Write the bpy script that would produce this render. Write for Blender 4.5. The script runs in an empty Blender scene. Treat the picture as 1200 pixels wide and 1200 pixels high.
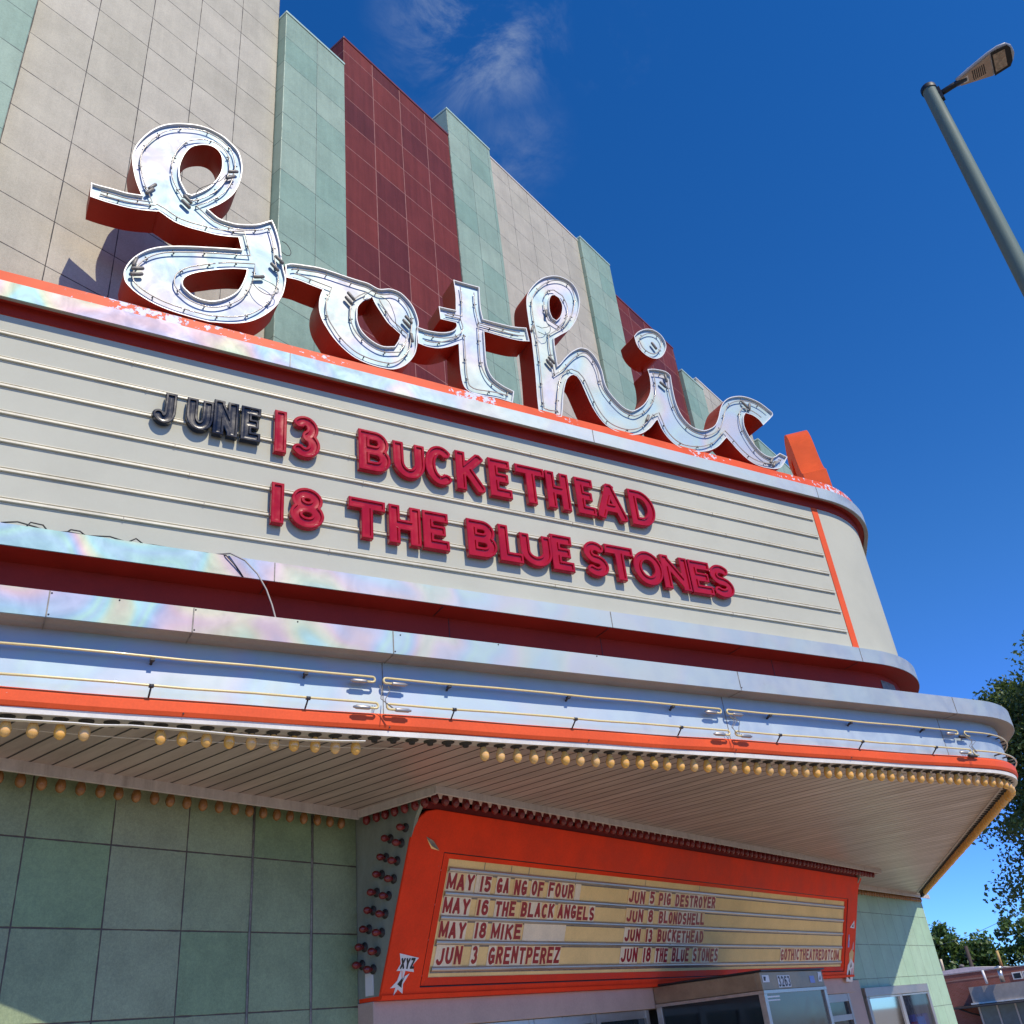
import bpy, math, random
import numpy as np
from mathutils import Vector, Matrix
from mathutils.geometry import tessellate_polygon, delaunay_2d_cdt
random.seed(7)
SC = bpy.context.scene
COL = SC.collection
PI = math.pi
# ---------------------------------------------------------------- camera
# world: origin at the photographer's eye, X along the facade, Y into the building, Z up
CAMR = [[0.62229913, -0.77651753, -0.09881452], [0.33818195, 0.38054613, -0.86070762], [0.70595804, 0.50220032, 0.49941774]]
FOC = 1080.323
cam = bpy.data.cameras.new('camera')
cam.sensor_width = 36.0
cam.lens = FOC / 1200.0 * 36.0
cam.clip_start = 0.05
cam.clip_end = 5000
camo = bpy.data.objects.new('camera', cam)
COL.objects.link(camo)
_r, _d, _f = Vector(CAMR[0]), Vector(CAMR[1]), Vector(CAMR[2])
camo.matrix_world = Matrix(((_r.x, -_d.x, -_f.x, 0), (_r.y, -_d.y, -_f.y, 0), (_r.z, -_d.z, -_f.z, 0), (0, 0, 0, 1)))
SC.camera = camo
SC.render.resolution_x = SC.render.resolution_y = 1024
# ---------------------------------------------------------------- light
SUNDIR = Vector((0.22, 1.0, -1.11)).normalized()       # travel direction of the sunlight
SUN_EL = math.asin(-SUNDIR.z)
SUN_AZ = math.atan2(-SUNDIR.x, -SUNDIR.y)
SC.view_settings.view_transform = 'Standard'
SC.view_settings.look = 'None'
SC.view_settings.exposure = 0.0
SC.view_settings.gamma = 1.0
W = bpy.data.worlds.new('World')
SC.world = W
W.use_nodes = True
nt = W.node_tree
nt.nodes.clear()
N = nt.nodes.new
out = N('ShaderNodeOutputWorld')
bg = N('ShaderNodeBackground')
bg.inputs['Strength'].default_value = 0.12
sky = N('ShaderNodeTexSky')
sky.sky_type = 'NISHITA'
sky.sun_disc = False
sky.sun_elevation = SUN_EL
sky.sun_rotation = SUN_AZ
sky.altitude = 1650
sky.air_density = 1.0
sky.dust_density = 0.0
sky.ozone_density = 2.2
hs = N('ShaderNodeHueSaturation')
hs.inputs['Hue'].default_value = 0.510
hs.inputs['Saturation'].default_value = 1.36
hs.inputs['Value'].default_value = 1.50
tc = N('ShaderNodeTexCoord')
nz = N('ShaderNodeTexNoise')
mp = N('ShaderNodeMapping')
mp.inputs['Scale'].default_value = (1.0, 1.25, 1.5)
mp.inputs['Rotation'].default_value = (0.3, 0.5, 0.2)
nz.inputs["Scale"].default_value = 8.0
nz.inputs['Detail'].default_value = 9
nz.inputs['Roughness'].default_value = 0.66
nz.inputs['Distortion'].default_value = 0.55
rmp = N('ShaderNodeMapRange')
rmp.interpolation_type = 'SMOOTHSTEP'
rmp.inputs['From Min'].default_value = 0.42
rmp.inputs['From Max'].default_value = 0.86
L = nt.links.new
L(tc.outputs['Generated'], mp.inputs['Vector'])
L(mp.outputs['Vector'], nz.inputs['Vector'])
L(nz.outputs['Fac'], rmp.inputs['Value'])
total = None
for (d, r0, amp) in (((0.445, 0.290, 0.849), 0.12, 1.1), ((0.482, 0.326, 0.813), 0.06, 0.25), ((0.531, 0.326, 0.782), 0.075, 0.4), ((0.539, 0.201, 0.818), 0.06, 0.35)):
    dv = Vector(d).normalized()
    dn = N('ShaderNodeVectorMath'); dn.operation = 'DISTANCE'
    dn.inputs[1].default_value = dv
    L(tc.outputs['Generated'], dn.inputs[0])
    mr = N('ShaderNodeMapRange'); mr.interpolation_type = 'SMOOTHSTEP'
    mr.inputs['From Min'].default_value = 0.0
    mr.inputs['From Max'].default_value = r0
    mr.inputs['To Min'].default_value = amp
    mr.inputs['To Max'].default_value = 0.0
    L(dn.outputs['Value'], mr.inputs['Value'])
    if total is None:
        total = mr.outputs['Result']
    else:
        mx = N('ShaderNodeMath'); mx.operation = 'MAXIMUM'
        L(total, mx.inputs[0]); L(mr.outputs['Result'], mx.inputs[1]); total = mx.outputs[0]
ml = N('ShaderNodeMath'); ml.operation = 'MULTIPLY'
L(total, ml.inputs[0]); L(rmp.outputs['Result'], ml.inputs[1])
mc = N('ShaderNodeMix'); mc.data_type = 'RGBA'
mc.inputs['B'].default_value = (3.6, 4.3, 5.4, 1)
L(sky.outputs['Color'], hs.inputs['Color'])
gm = N('ShaderNodeMix'); gm.data_type = 'RGBA'; gm.blend_type = 'MULTIPLY'
gm.inputs['B'].default_value = (0.30, 0.62, 1.34, 1)
sz = N('ShaderNodeSeparateXYZ'); L(tc.outputs['Generated'], sz.inputs[0])
gr = N('ShaderNodeMapRange'); gr.interpolation_type = 'SMOOTHSTEP'
gr.inputs['From Min'].default_value = -0.02; gr.inputs['From Max'].default_value = 0.42
gr.inputs['To Min'].default_value = 1.0; gr.inputs['To Max'].default_value = 0.0
L(sz.outputs['Z'], gr.inputs['Value']); L(gr.outputs['Result'], gm.inputs['Factor']); L(hs.outputs['Color'], gm.inputs['A'])

L(gm.outputs['Result'], mc.inputs['A'])
L(ml.outputs[0], mc.inputs['Factor'])
L(mc.outputs['Result'], bg.inputs['Color'])
L(bg.outputs['Background'], out.inputs['Surface'])
sl = bpy.data.lights.new('sun', 'SUN')
sl.energy = 4.6
sl.angle = math.radians(0.5)
sl.color = (1.0, 0.90, 0.74)
slo = bpy.data.objects.new('sun', sl)
COL.objects.link(slo)
slo.rotation_euler = SUNDIR.to_track_quat('-Z', 'Y').to_euler()
slo.location = (-20, -60, 60)

# ---------------------------------------------------------------- geometry constants
GZ = -1.6                       # pavement level
TH = 0.386844                       # angle of the marquee front to the facade
T = Vector((math.cos(TH), -math.sin(TH), 0))
NV = Vector((math.sin(TH), math.cos(TH), 0))
XC = 11.1                       # symmetry line of the building
YF = 6.35                       # lower facade plane
def F(s, c, z):                 # point on the marquee's left front: along, depth, height
    return T * s + NV * c + Vector((0, 0, z))
def FR(q, c, z):                # the same on the mirrored right front
    p = F(q, c, z)
    return Vector((2 * XC - p.x, p.y, p.z))
def at(px, py, X):              # point on the plane x = X that shows at a given place of the photo
    v = Vector((px - 600, py - 600, FOC))
    w = Vector([sum(CAMR[i][k] * v[i] for i in range(3)) for k in range(3)])
    return w * (X / w.x)

# ---------------------------------------------------------------- helpers
def tag(o, label=None, cat=None, group=None, kind=None):
    if label: o['label'] = label
    if cat: o['category'] = cat
    if group: o['group'] = group
    if kind: o['kind'] = kind
    return o
def empty(name, loc, label, cat, group=None):
    o = bpy.data.objects.new(name, None)
    COL.objects.link(o)
    o.location = loc
    o.empty_display_size = 0.2
    return tag(o, label, cat, group)
WORLD = {}
def wloc(o):
    v = Vector((0, 0, 0))
    while o is not None:
        v += o.location
        o = o.parent
    return v
class MB:
    def __init__(s):
        s.v = []; s.f = []; s.m = []; s.sm = []
    def add(s, vs, fs, m=0, smooth=False):
        o = len(s.v)
        s.v += [Vector(p) for p in vs]
        for f in fs:
            s.f.append([i + o for i in f]); s.m.append(m); s.sm.append(smooth)
    def quad(s, a, b, c, d, m=0):
        s.add([a, b, c, d], [(0, 1, 2, 3)], m)
    def hexa(s, p, m=0):        # p: 8 corners, bottom ring then top ring
        s.add(p, [(0, 3, 2, 1), (4, 5, 6, 7), (0, 1, 5, 4), (1, 2, 6, 5), (2, 3, 7, 6), (3, 0, 4, 7)], m)
    def box(s, x0, x1, y0, y1, z0, z1, m=0):
        s.hexa([(x0, y0, z0), (x1, y0, z0), (x1, y1, z0), (x0, y1, z0), (x0, y0, z1), (x1, y0, z1), (x1, y1, z1), (x0, y1, z1)], m)
    def fbox(s, s0, s1, c0, c1, z0, z1, m=0, fr=F):
        s.hexa([fr(s0, c0, z0), fr(s1, c0, z0), fr(s1, c1, z0), fr(s0, c1, z0), fr(s0, c0, z1), fr(s1, c0, z1), fr(s1, c1, z1), fr(s0, c1, z1)], m)
    def tube(s, path, r, n=8, m=0, cap=True, closed=False):
        P = [Vector(p) for p in path]
        K = len(P)
        if K < 2: return
        rs = r if isinstance(r, (list, tuple)) else [r] * K
        vs = []; fs = []
        up = None
        for i in range(K):
            a = P[(i - 1) % K] if (closed or i > 0) else P[0]
            b = P[(i + 1) % K] if (closed or i < K - 1) else P[-1]
            d = (b - a)
            if d.length < 1e-9: d = Vector((0, 0, 1))
            d.normalize()
            if up is None:
                up = Vector((0, 0, 1)) if abs(d.z) < 0.9 else Vector((1, 0, 0))
            x = d.cross(up)
            if x.length < 1e-6: x = d.cross(Vector((0.3, 1, 0.2)))
            x.normalize()
            y = x.cross(d).normalized()
            up = y
            for k in range(n):
                t = 2 * PI * k / n
                vs.append(P[i] + x * (rs[i] * math.cos(t)) + y * (rs[i] * math.sin(t)))
        R_ = K if closed else K - 1
        for i in range(R_):
            for k in range(n):
                j = (i + 1) % K
                fs.append((i * n + k, i * n + (k + 1) % n, j * n + (k + 1) % n, j * n + k))
        s.add(vs, fs, m, True)
        if cap and not closed:
            s.add(vs[:n], [tuple(range(n))], m); s.add(vs[-n:], [tuple(range(n - 1, -1, -1))], m)
    def lathe(s, o, ax, prof, n=12, m=0):       # prof: (distance along axis, radius)
        o = Vector(o); ax = Vector(ax).normalized()
        x = ax.cross(Vector((0, 0, 1)))
        if x.length < 1e-3: x = Vector((1, 0, 0))
        x.normalize(); y = ax.cross(x)
        vs = []; fs = []
        for (h, r) in prof:
            for k in range(n):
                t = 2 * PI * k / n
                vs.append(o + ax * h + x * (r * math.cos(t)) + y * (r * math.sin(t)))
        for i in range(len(prof) - 1):
            for k in range(n):
                fs.append((i * n + k, i * n + (k + 1) % n, (i + 1) * n + (k + 1) % n, (i + 1) * n + k))
        s.add(vs, fs, m, True)
    def build(s, name, mats, parent=None, label=None, cat=None, group=None, kind=None, bevel=0, origin=None):
        me = bpy.data.meshes.new(name)
        off = Vector((0, 0, 0))
        if parent is not None: off = wloc(parent)
        elif origin is not None: off = Vector(origin)
        me.from_pydata([tuple(p - off) for p in s.v], [], s.f)
        if not isinstance(mats, (list, tuple)): mats = [mats]
        for m in mats: me.materials.append(m)
        me.polygons.foreach_set('material_index', s.m)
        me.polygons.foreach_set('use_smooth', s.sm)
        me.update()
        import bmesh
        bm = bmesh.new(); bm.from_mesh(me)
        bmesh.ops.remove_doubles(bm, verts=bm.verts, dist=1e-5)
        bmesh.ops.recalc_face_normals(bm, faces=bm.faces)
        bm.to_mesh(me); bm.free()
        o = bpy.data.objects.new(name, me)
        COL.objects.link(o)
        if parent is not None: o.parent = parent
        else: o.location = off
        tag(o, label, cat, group, kind)
        if bevel:
            b = o.modifiers.new('bevel', 'BEVEL'); b.width = bevel; b.segments = 2; b.limit_method = 'ANGLE'; b.angle_limit = math.radians(40)
        return o
def copy_tree(o, parent=None):
    c = o.copy(); COL.objects.link(c)
    if parent is not None: c.parent = parent
    for ch in list(o.children): copy_tree(ch, c)
    return c

# ---------------------------------------------------------------- materials
def mnode(name):
    m = bpy.data.materials.new(name); m.use_nodes = True
    t = m.node_tree
    b = t.nodes['Principled BSDF']
    return m, t, b
def _noise(t, vec, scale, detail=5, rough=0.6, dist=0.0):
    n = t.nodes.new('ShaderNodeTexNoise')
    n.inputs['Scale'].default_value = scale; n.inputs['Detail'].default_value = detail
    n.inputs['Roughness'].default_value = rough; n.inputs['Distortion'].default_value = dist
    if vec is not None: t.links.new(vec, n.inputs['Vector'])
    return n
def _math(t, op, a, b=None, c=None, clamp=False):
    n = t.nodes.new('ShaderNodeMath'); n.operation = op; n.use_clamp = clamp
    for i, x in enumerate((a, b, c)):
        if x is None: continue
        if isinstance(x, (int, float)): n.inputs[i].default_value = x
        else: t.links.new(x, n.inputs[i])
    return n.outputs[0]
def _mix(t, fac, a, b, blend='MIX'):
    n = t.nodes.new('ShaderNodeMix'); n.data_type = 'RGBA'; n.blend_type = blend
    for nm, x in (('Factor', fac), ('A', a), ('B', b)):
        if isinstance(x, (int, float)): n.inputs[nm].default_value = x
        elif isinstance(x, (tuple, list)): n.inputs[nm].default_value = (*x[:3], 1)
        else: t.links.new(x, n.inputs[nm])
    return n.outputs['Result']
def _range(t, x, a, b, c=0.0, d=1.0, smooth=True):
    n = t.nodes.new('ShaderNodeMapRange')
    if smooth: n.interpolation_type = 'SMOOTHSTEP'
    n.inputs['From Min'].default_value = a; n.inputs['From Max'].default_value = b
    n.inputs['To Min'].default_value = c; n.inputs['To Max'].default_value = d
    t.links.new(x, n.inputs['Value'])
    return n.outputs['Result']
def _bump(t, b, h, strength, dist=0.01):
    n = t.nodes.new('ShaderNodeBump'); n.inputs['Strength'].default_value = strength; n.inputs['Distance'].default_value = dist
    t.links.new(h, n.inputs['Height']); t.links.new(n.outputs['Normal'], b.inputs['Normal'])
def paint(name, col, rough=0.5, metal=0.0, var=0.12, vscale=3.0, fine=0.06, fscale=60.0, dirt=0.0, dirtcol=(0.12, 0.1, 0.08), bump=0.15, spec=0.5, stretch=None, coat=0.0, dscale=1.6, chips=0.0, chipcol=(0.42, 0.40, 0.38), rnd=0.0):
    m, t, b = mnode(name)
    g = t.nodes.new('ShaderNodeNewGeometry')
    pos = g.outputs['Position']
    if stretch:
        mpn = t.nodes.new('ShaderNodeMapping'); mpn.inputs['Scale'].default_value = stretch
        t.links.new(pos, mpn.inputs['Vector']); vec = mpn.outputs['Vector']
    else: vec = pos
    n1 = _noise(t, vec, vscale, 6, 0.62)
    n2 = _noise(t, pos, fscale, 3, 0.6)
    k = _math(t, 'ADD', _range(t, n1.outputs['Fac'], 0.25, 0.75, 1 - var, 1 + var), _range(t, n2.outputs['Fac'], 0.2, 0.8, -fine, fine))
    c = _mix(t, 1.0, col, (1, 1, 1), 'MULTIPLY')
    vm = t.nodes.new('ShaderNodeVectorMath'); vm.operation = 'SCALE'
    t.links.new(c, vm.inputs[0]); t.links.new(k, vm.inputs['Scale'])
    c = vm.outputs[0]
    if dirt > 0:
        n3 = _noise(t, vec, dscale, 8, 0.7, 0.4)
        c = _mix(t, _range(t, n3.outputs['Fac'], 0.5, 0.82, 0, dirt), c, dirtcol)
    if chips > 0:
        n4 = _noise(t, pos, 24, 5, 0.75); n5 = _noise(t, pos, 1.7, 2, 0.5)
        f = _math(t, 'ADD', n4.outputs['Fac'], _range(t, n5.outputs['Fac'], 0.3, 0.7, -0.1, 0.06))
        c = _mix(t, _range(t, f, chips, chips + 0.02), c, chipcol)
    if rnd > 0:
        oi = t.nodes.new('ShaderNodeObjectInfo')
        c = _mix(t, _range(t, oi.outputs['Random'], 0.35, 1.0, 0.0, rnd, False), c, (0.66, 0.50, 0.30))
    t.links.new(c, b.inputs['Base Color'])
    b.inputs['Metallic'].default_value = metal
    t.links.new(_range(t, n1.outputs['Fac'], 0.2, 0.8, max(0.02, rough - 0.08), min(1, rough + 0.1)), b.inputs['Roughness'])
    b.inputs['Specular IOR Level'].default_value = spec
    b.inputs['Coat Weight'].default_value = coat
    if bump: _bump(t, b, n2.outputs['Fac'], bump, 0.004)
    return m
def tiles(name, ca, cb, x0, w, z0, h, yf=6.35, jw=0.008, jcol=(0.05, 0.045, 0.04), rough=0.35, speck=0.12, streak=0.0, mott=0.1, spec=0.3):
    """terracotta slabs: one tone per slab, fine speckle, recessed joints"""
    m, t, b = mnode(name)
    g = t.nodes.new('ShaderNodeNewGeometry')
    sp = t.nodes.new('ShaderNodeSeparateXYZ'); t.links.new(g.outputs['Position'], sp.inputs[0])
    u = _math(t, 'MULTIPLY_ADD', _math(t, 'ADD', sp.outputs['X'], sp.outputs['Y']), 1.0 / w, -(x0 + yf) / w)
    v = _math(t, 'MULTIPLY_ADD', sp.outputs['Z'], 1.0 / h, -z0 / h)
    fu, fv = _math(t, 'FRACT', u), _math(t, 'FRACT', v)
    cmb = t.nodes.new('ShaderNodeCombineXYZ')
    t.links.new(_math(t, 'FLOOR', u), cmb.inputs[0]); t.links.new(_math(t, 'FLOOR', v), cmb.inputs[1])
    wn = t.nodes.new('ShaderNodeTexWhiteNoise'); wn.noise_dimensions = '3D'; t.links.new(cmb.outputs[0], wn.inputs['Vector'])
    du = _math(t, 'MULTIPLY', _math(t, 'MINIMUM', fu, _math(t, 'SUBTRACT', 1.0, fu)), w)
    dv = _math(t, 'MULTIPLY', _math(t, 'MINIMUM', fv, _math(t, 'SUBTRACT', 1.0, fv)), h)
    wob = _noise(t, g.outputs['Position'], 9, 3)
    d = _math(t, 'MINIMUM', du, dv)
    d = _math(t, 'ADD', d, _range(t, wob.outputs['Fac'], 0.2, 0.8, -0.0022, 0.0022))
    joint = _range(t, d, jw * 0.35, jw * 0.8, 1.0, 0.0)
    n1 = _noise(t, g.outputs['Position'], 2.6, 7, 0.65)
    n2 = _noise(t, g.outputs['Position'], 110, 2, 0.7)
    n3 = _noise(t, g.outputs['Position'], 38, 4, 0.7)
    c = _mix(t, wn.outputs['Value'], ca, cb)
    k = _math(t, 'ADD', _range(t, n1.outputs['Fac'], 0.25, 0.75, 1 - mott, 1 + mott), _range(t, n2.outputs['Fac'], 0.25, 0.75, -speck, speck))
    k = _math(t, 'ADD', k, _range(t, n3.outputs['Fac'], 0.25, 0.75, -speck * 0.6, speck * 0.6))
    if streak:
        mpn = t.nodes.new('ShaderNodeMapping'); mpn.inputs['Scale'].default_value = (6, 6, 0.35)
        t.links.new(g.outputs['Position'], mpn.inputs['Vector'])
        n4 = _noise(t, mpn.outputs['Vector'], 2.0, 6, 0.7)
        k = _math(t, 'ADD', k, _range(t, n4.outputs['Fac'], 0.3, 0.75, -streak, streak))
    vm = t.nodes.new('ShaderNodeVectorMath'); vm.operation = 'SCALE'
    t.links.new(c, vm.inputs[0]); t.links.new(k, vm.inputs['Scale'])
    c = _mix(t, joint, vm.outputs[0], jcol)
    t.links.new(c, b.inputs['Base Color'])
    t.links.new(_range(t, n3.outputs['Fac'], 0.2, 0.8, rough - 0.1, rough + 0.15), b.inputs['Roughness'])
    b.inputs['Specular IOR Level'].default_value = spec
    hgt = _math(t, 'ADD', _math(t, 'MULTIPLY', joint, -1.0), _math(t, 'MULTIPLY', n2.outputs['Fac'], 0.25))
    _bump(t, b, hgt, 0.5, 0.004)
    return m
def silver(name, base, rough=0.3, rainbow=0.0, fade=None, wave=0.25, dirt=0.0):
    """brushed sheet metal; rainbow = iridescent film on it, fade = range along the front over which its tint weakens"""
    m, t, b = mnode(name)
    g = t.nodes.new('ShaderNodeNewGeometry')
    pos = g.outputs['Position']
    n1 = _noise(t, pos, 1.3, 1.6, 0.45, 0.5)
    n2 = _noise(t, pos, 5.0, 4, 0.6, 0.5)
    n3 = _noise(t, pos, 90, 3, 0.6)
    c = _mix(t, _range(t, n2.outputs['Fac'], 0.3, 0.7), tuple(x * 0.93 for x in base), tuple(min(1, x * 1.05) for x in base))
    if rainbow:
        cr = t.nodes.new('ShaderNodeValToRGB')
        e = cr.color_ramp.elements
        cols = [(0.221, 0.383, 0.486), (0.221, 0.456, 0.471), (0.383, 0.456, 0.309), (0.486, 0.427, 0.309), (0.486, 0.324, 0.383), (0.324, 0.309, 0.486), (0.206, 0.368, 0.515), (0.25, 0.471, 0.427), (0.221, 0.383, 0.486)]
        e[0].position = 0.0; e[0].color = (*cols[0], 1); e[1].position = 1.0; e[1].color = (*cols[-1], 1)
        for i in range(1, len(cols) - 1):
            x = e.new(i / (len(cols) - 1)); x.color = (*cols[i], 1)
        ph = _math(t, 'FRACT', _math(t, 'MULTIPLY', n1.outputs['Fac'], 3.0))
        t.links.new(ph, cr.inputs['Fac'])
        fac = rainbow
        if fade:
            dt = t.nodes.new('ShaderNodeVectorMath'); dt.operation = 'DOT_PRODUCT'; dt.inputs[1].default_value = T
            t.links.new(pos, dt.inputs[0])
            fac = _math(t, 'MULTIPLY', _range(t, dt.outputs['Value'], fade[0], fade[1], 1.0, 0.12), rainbow)
        c = _mix(t, fac, c, cr.outputs['Color'])
    if dirt:
        n5 = _noise(t, pos, 7.0, 8, 0.75)
        c = _mix(t, _range(t, n5.outputs['Fac'], 0.6, 0.8, 0, dirt), c, (0.25, 0.22, 0.2))
    t.links.new(c, b.inputs['Base Color'])
    b.inputs['Metallic'].default_value = 1.0
    t.links.new(_range(t, n2.outputs['Fac'], 0.25, 0.75, rough - 0.05, rough + 0.08), b.inputs['Roughness'])
    h = _math(t, 'ADD', _math(t, 'MULTIPLY', n1.outputs['Fac'], 1.0), _math(t, 'MULTIPLY', n3.outputs['Fac'], 0.01))
    _bump(t, b, h, wave, 0.05)
    return m
def peel(name, col, under, amt=0.55, rough=0.45):
    """paint flaking off in patches"""
    m, t, b = mnode(name)
    g = t.nodes.new('ShaderNodeNewGeometry'); pos = g.outputs['Position']
    n1 = _noise(t, pos, 16, 6, 0.7); n2 = _noise(t, pos, 1.1, 3, 0.5); n3 = _noise(t, pos, 4, 5, 0.6)
    k = _math(t, 'ADD', n1.outputs['Fac'], _range(t, n2.outputs['Fac'], 0.35, 0.68, -0.22, 0.1))
    f = _range(t, k, amt, amt + 0.025, 0, 1)
    c = _mix(t, _range(t, n3.outputs['Fac'], 0.3, 0.7), tuple(x * 0.85 for x in col), col)
    t.links.new(_mix(t, f, c, under), b.inputs['Base Color'])
    b.inputs['Roughness'].default_value = rough; b.inputs['Specular IOR Level'].default_value = 0.2
    _bump(t, b, f, 0.4, 0.003)
    return m
ORANGE = (0.74, 0.098, 0.028)
M = {}
M['cream_tile'] = tiles('cream terracotta', (0.42, 0.39, 0.30), (0.47, 0.435, 0.345), 1.87, 0.592, 7.488, 0.553, yf=6.5, rough=0.5, speck=0.13, streak=0.05)
M['cream_tile_c'] = tiles('cream terracotta centre', (0.43, 0.40, 0.31), (0.46, 0.425, 0.335), 9.56, 0.58, 7.44, 0.538, yf=6.42, streak=0.05, jw=0.006, rough=0.45, speck=0.1)
for nm, x0, w, z0, h in (('teal_tile', 4.84, 0.57, 7.488, 0.544), ('teal_tile_b', 8.34, 0.555, 7.31, 0.538), ('teal_tile_c', 12.46, 0.57, 7.31, 0.538), ('teal_tile_d', 16.2, 0.55, 7.488, 0.544), ('teal_tile_a', 1.83 - 1.2, 0.6, 7.488, 0.5525)):
    M[nm] = tiles('blue green terracotta ' + nm[-1], (0.215, 0.335, 0.26), (0.30, 0.395, 0.305), x0, w, z0, h, rough=0.45, speck=0.09, streak=0.06, jw=0.007, jcol=(0.07, 0.1, 0.09))
for nm, x0, w in (('maroon_tile', 5.93, 0.603), ('maroon_tile_b', 13.62, 0.635)):
    M[nm] = tiles('oxblood terracotta ' + nm[-1], (0.105, 0.024, 0.026), (0.17, 0.036, 0.030), x0, w, 7.36, 0.5415, yf=6.37 if nm == 'maroon_tile' else 6.43, jw=0.011, jcol=(0.30, 0.14, 0.12), spec=0.12, rough=0.5, speck=0.06, streak=0.16)
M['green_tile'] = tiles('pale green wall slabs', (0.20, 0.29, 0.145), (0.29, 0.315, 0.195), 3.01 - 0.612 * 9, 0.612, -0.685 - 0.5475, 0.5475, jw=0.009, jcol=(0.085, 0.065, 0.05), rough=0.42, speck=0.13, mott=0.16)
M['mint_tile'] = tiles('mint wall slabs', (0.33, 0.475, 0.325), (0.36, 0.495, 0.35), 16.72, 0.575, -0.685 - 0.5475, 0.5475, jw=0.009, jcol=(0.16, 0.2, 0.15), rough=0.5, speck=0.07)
M['teal_trim'] = paint('pale teal coping', (0.40, 0.56, 0.48), 0.4)
M['cream_trim'] = paint('cream coping', (0.62, 0.60, 0.55), 0.4)
M['maroon_trim'] = paint('maroon coping', (0.16, 0.035, 0.035), 0.4)
M['roof'] = paint('roof felt', (0.16, 0.15, 0.14), 0.8)
M['silver_film'] = silver('iridescent silver sheet', (0.47, 0.525, 0.55), 0.70, 0.66, (0.8, 5.0), 0.25, 0.3)
M['silver_panel'] = silver('silver fascia sheet', (0.53, 0.61, 0.66), 0.70, 0.2, (1.0, 6.0), 0.3, 0.2)
M['sign_face'] = silver('polished letter face', (0.47, 0.53, 0.58), 0.70, 0.3, None, 0.12, 0.08)
M['grey_soffit'] = paint('grey painted sheet', (0.30, 0.275, 0.25), 0.55, dirt=0.5, dirtcol=(0.09, 0.07, 0.06))
M['orange'] = paint('orange enamel', ORANGE, 0.55, chips=0.72, chipcol=(0.5, 0.42, 0.38), dirt=0.35, dirtcol=(0.45, 0.06, 0.015), var=0.1, vscale=1.5, bump=0.05, spec=0.2)
M['orange_peel'] = peel('flaking orange enamel', ORANGE, (0.60, 0.62, 0.72), 0.56)
M['sign_red'] = paint('red brown enamel letter side', (0.33, 0.030, 0.013), 0.5, spec=0.25, var=0.12, vscale=2.0, dirt=0.25, dirtcol=(0.35, 0.07, 0.03))
M['cove_red'] = paint('deep red enamel', (0.34, 0.027, 0.017), 0.6, spec=0.2, var=0.14, vscale=1.4, dirt=0.35, dirtcol=(0.12, 0.015, 0.012))
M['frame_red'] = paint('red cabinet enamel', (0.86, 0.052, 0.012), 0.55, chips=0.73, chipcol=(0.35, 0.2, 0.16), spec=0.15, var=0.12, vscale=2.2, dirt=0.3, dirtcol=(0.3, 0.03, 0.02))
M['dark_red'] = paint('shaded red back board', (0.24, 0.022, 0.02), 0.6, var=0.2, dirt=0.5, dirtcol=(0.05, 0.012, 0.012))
M['board'] = paint('off white letter board', (0.47, 0.465, 0.38), 0.75, spec=0.2, var=0.06, vscale=1.0, fine=0.015, dirt=0.16, dirtcol=(0.29, 0.285, 0.23), bump=0.04)
M['rail'] = paint('ivory rail', (0.62, 0.58, 0.45), 0.35, dirt=0.45, dirtcol=(0.3, 0.26, 0.17))
M['white_trim'] = paint('white painted trim', (0.70, 0.67, 0.61), 0.55, spec=0.2, dirt=0.35, dirtcol=(0.3, 0.27, 0.25))
M['soffit_trim'] = paint('soiled white trim', (0.52, 0.47, 0.44), 0.5, dirt=0.6, dirtcol=(0.2, 0.15, 0.13), stretch=(5, 5, 0.6))
M['bulb_yellow'] = paint('amber lamp glass', (0.80, 0.42, 0.085), 0.16, rnd=0.35, var=0.14, vscale=14, fine=0.02, bump=0, coat=0.4, dirt=0.5, dirtcol=(0.55, 0.40, 0.24), dscale=9)
M['bulb_amber'] = paint('dull amber lamp glass', (0.29, 0.125, 0.035), 0.22, var=0.2, vscale=14, fine=0.02, bump=0, coat=0.3, dirt=0.5, dirtcol=(0.20, 0.10, 0.05), dscale=9)  # same amber bulbs along the wall, their shade put into a darker colour
M['bulb_red'] = paint('red lamp glass', (0.17, 0.012, 0.012), 0.28, var=0.2, vscale=12, bump=0, coat=0.2)
M['socket'] = paint('black lamp holder', (0.03, 0.027, 0.025), 0.6)
M['tube_glass'] = paint('cream coated glass tube', (0.74, 0.60, 0.28), 0.25, var=0.05, bump=0, coat=0.5)
M['neon_clear'] = paint('dusty clear glass tube', (0.48, 0.42, 0.33), 0.2, var=0.1, bump=0, coat=0.6)
M['electrode'] = paint('electrode housing', (0.20, 0.18, 0.15), 0.45, var=0.4, vscale=25)
M['support'] = paint('tube support', (0.035, 0.033, 0.035), 0.5)
M['red_plastic'] = paint('translucent red plastic', (0.37, 0.004, 0.010), 0.15, var=0.14, vscale=6, fine=0.0, bump=0, spec=0.5)
M['black_plastic'] = paint('black plastic', (0.007, 0.008, 0.015), 0.15, var=0.12, vscale=6, fine=0.0, bump=0, spec=0.5)
M['panel_cream'] = paint('yellowed sign panel', (0.93, 0.64, 0.26), 0.6, spec=0.1, var=0.1, vscale=1.6, dirt=0.5, dirtcol=(0.78, 0.58, 0.27), bump=0.02, dscale=0.9)
M['tile_plate'] = paint('milky letter plate', (0.90, 0.74, 0.50), 0.45, spec=0.25, var=0.08, vscale=5, bump=0)
M['tile_plate_b'] = paint('yellowed letter plate', (0.90, 0.62, 0.30), 0.45, spec=0.25, var=0.08, vscale=5, bump=0)
M['tile_red'] = paint('red printed letter', (0.34, 0.012, 0.02), 0.35, var=0.12, vscale=8, bump=0)
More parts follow.
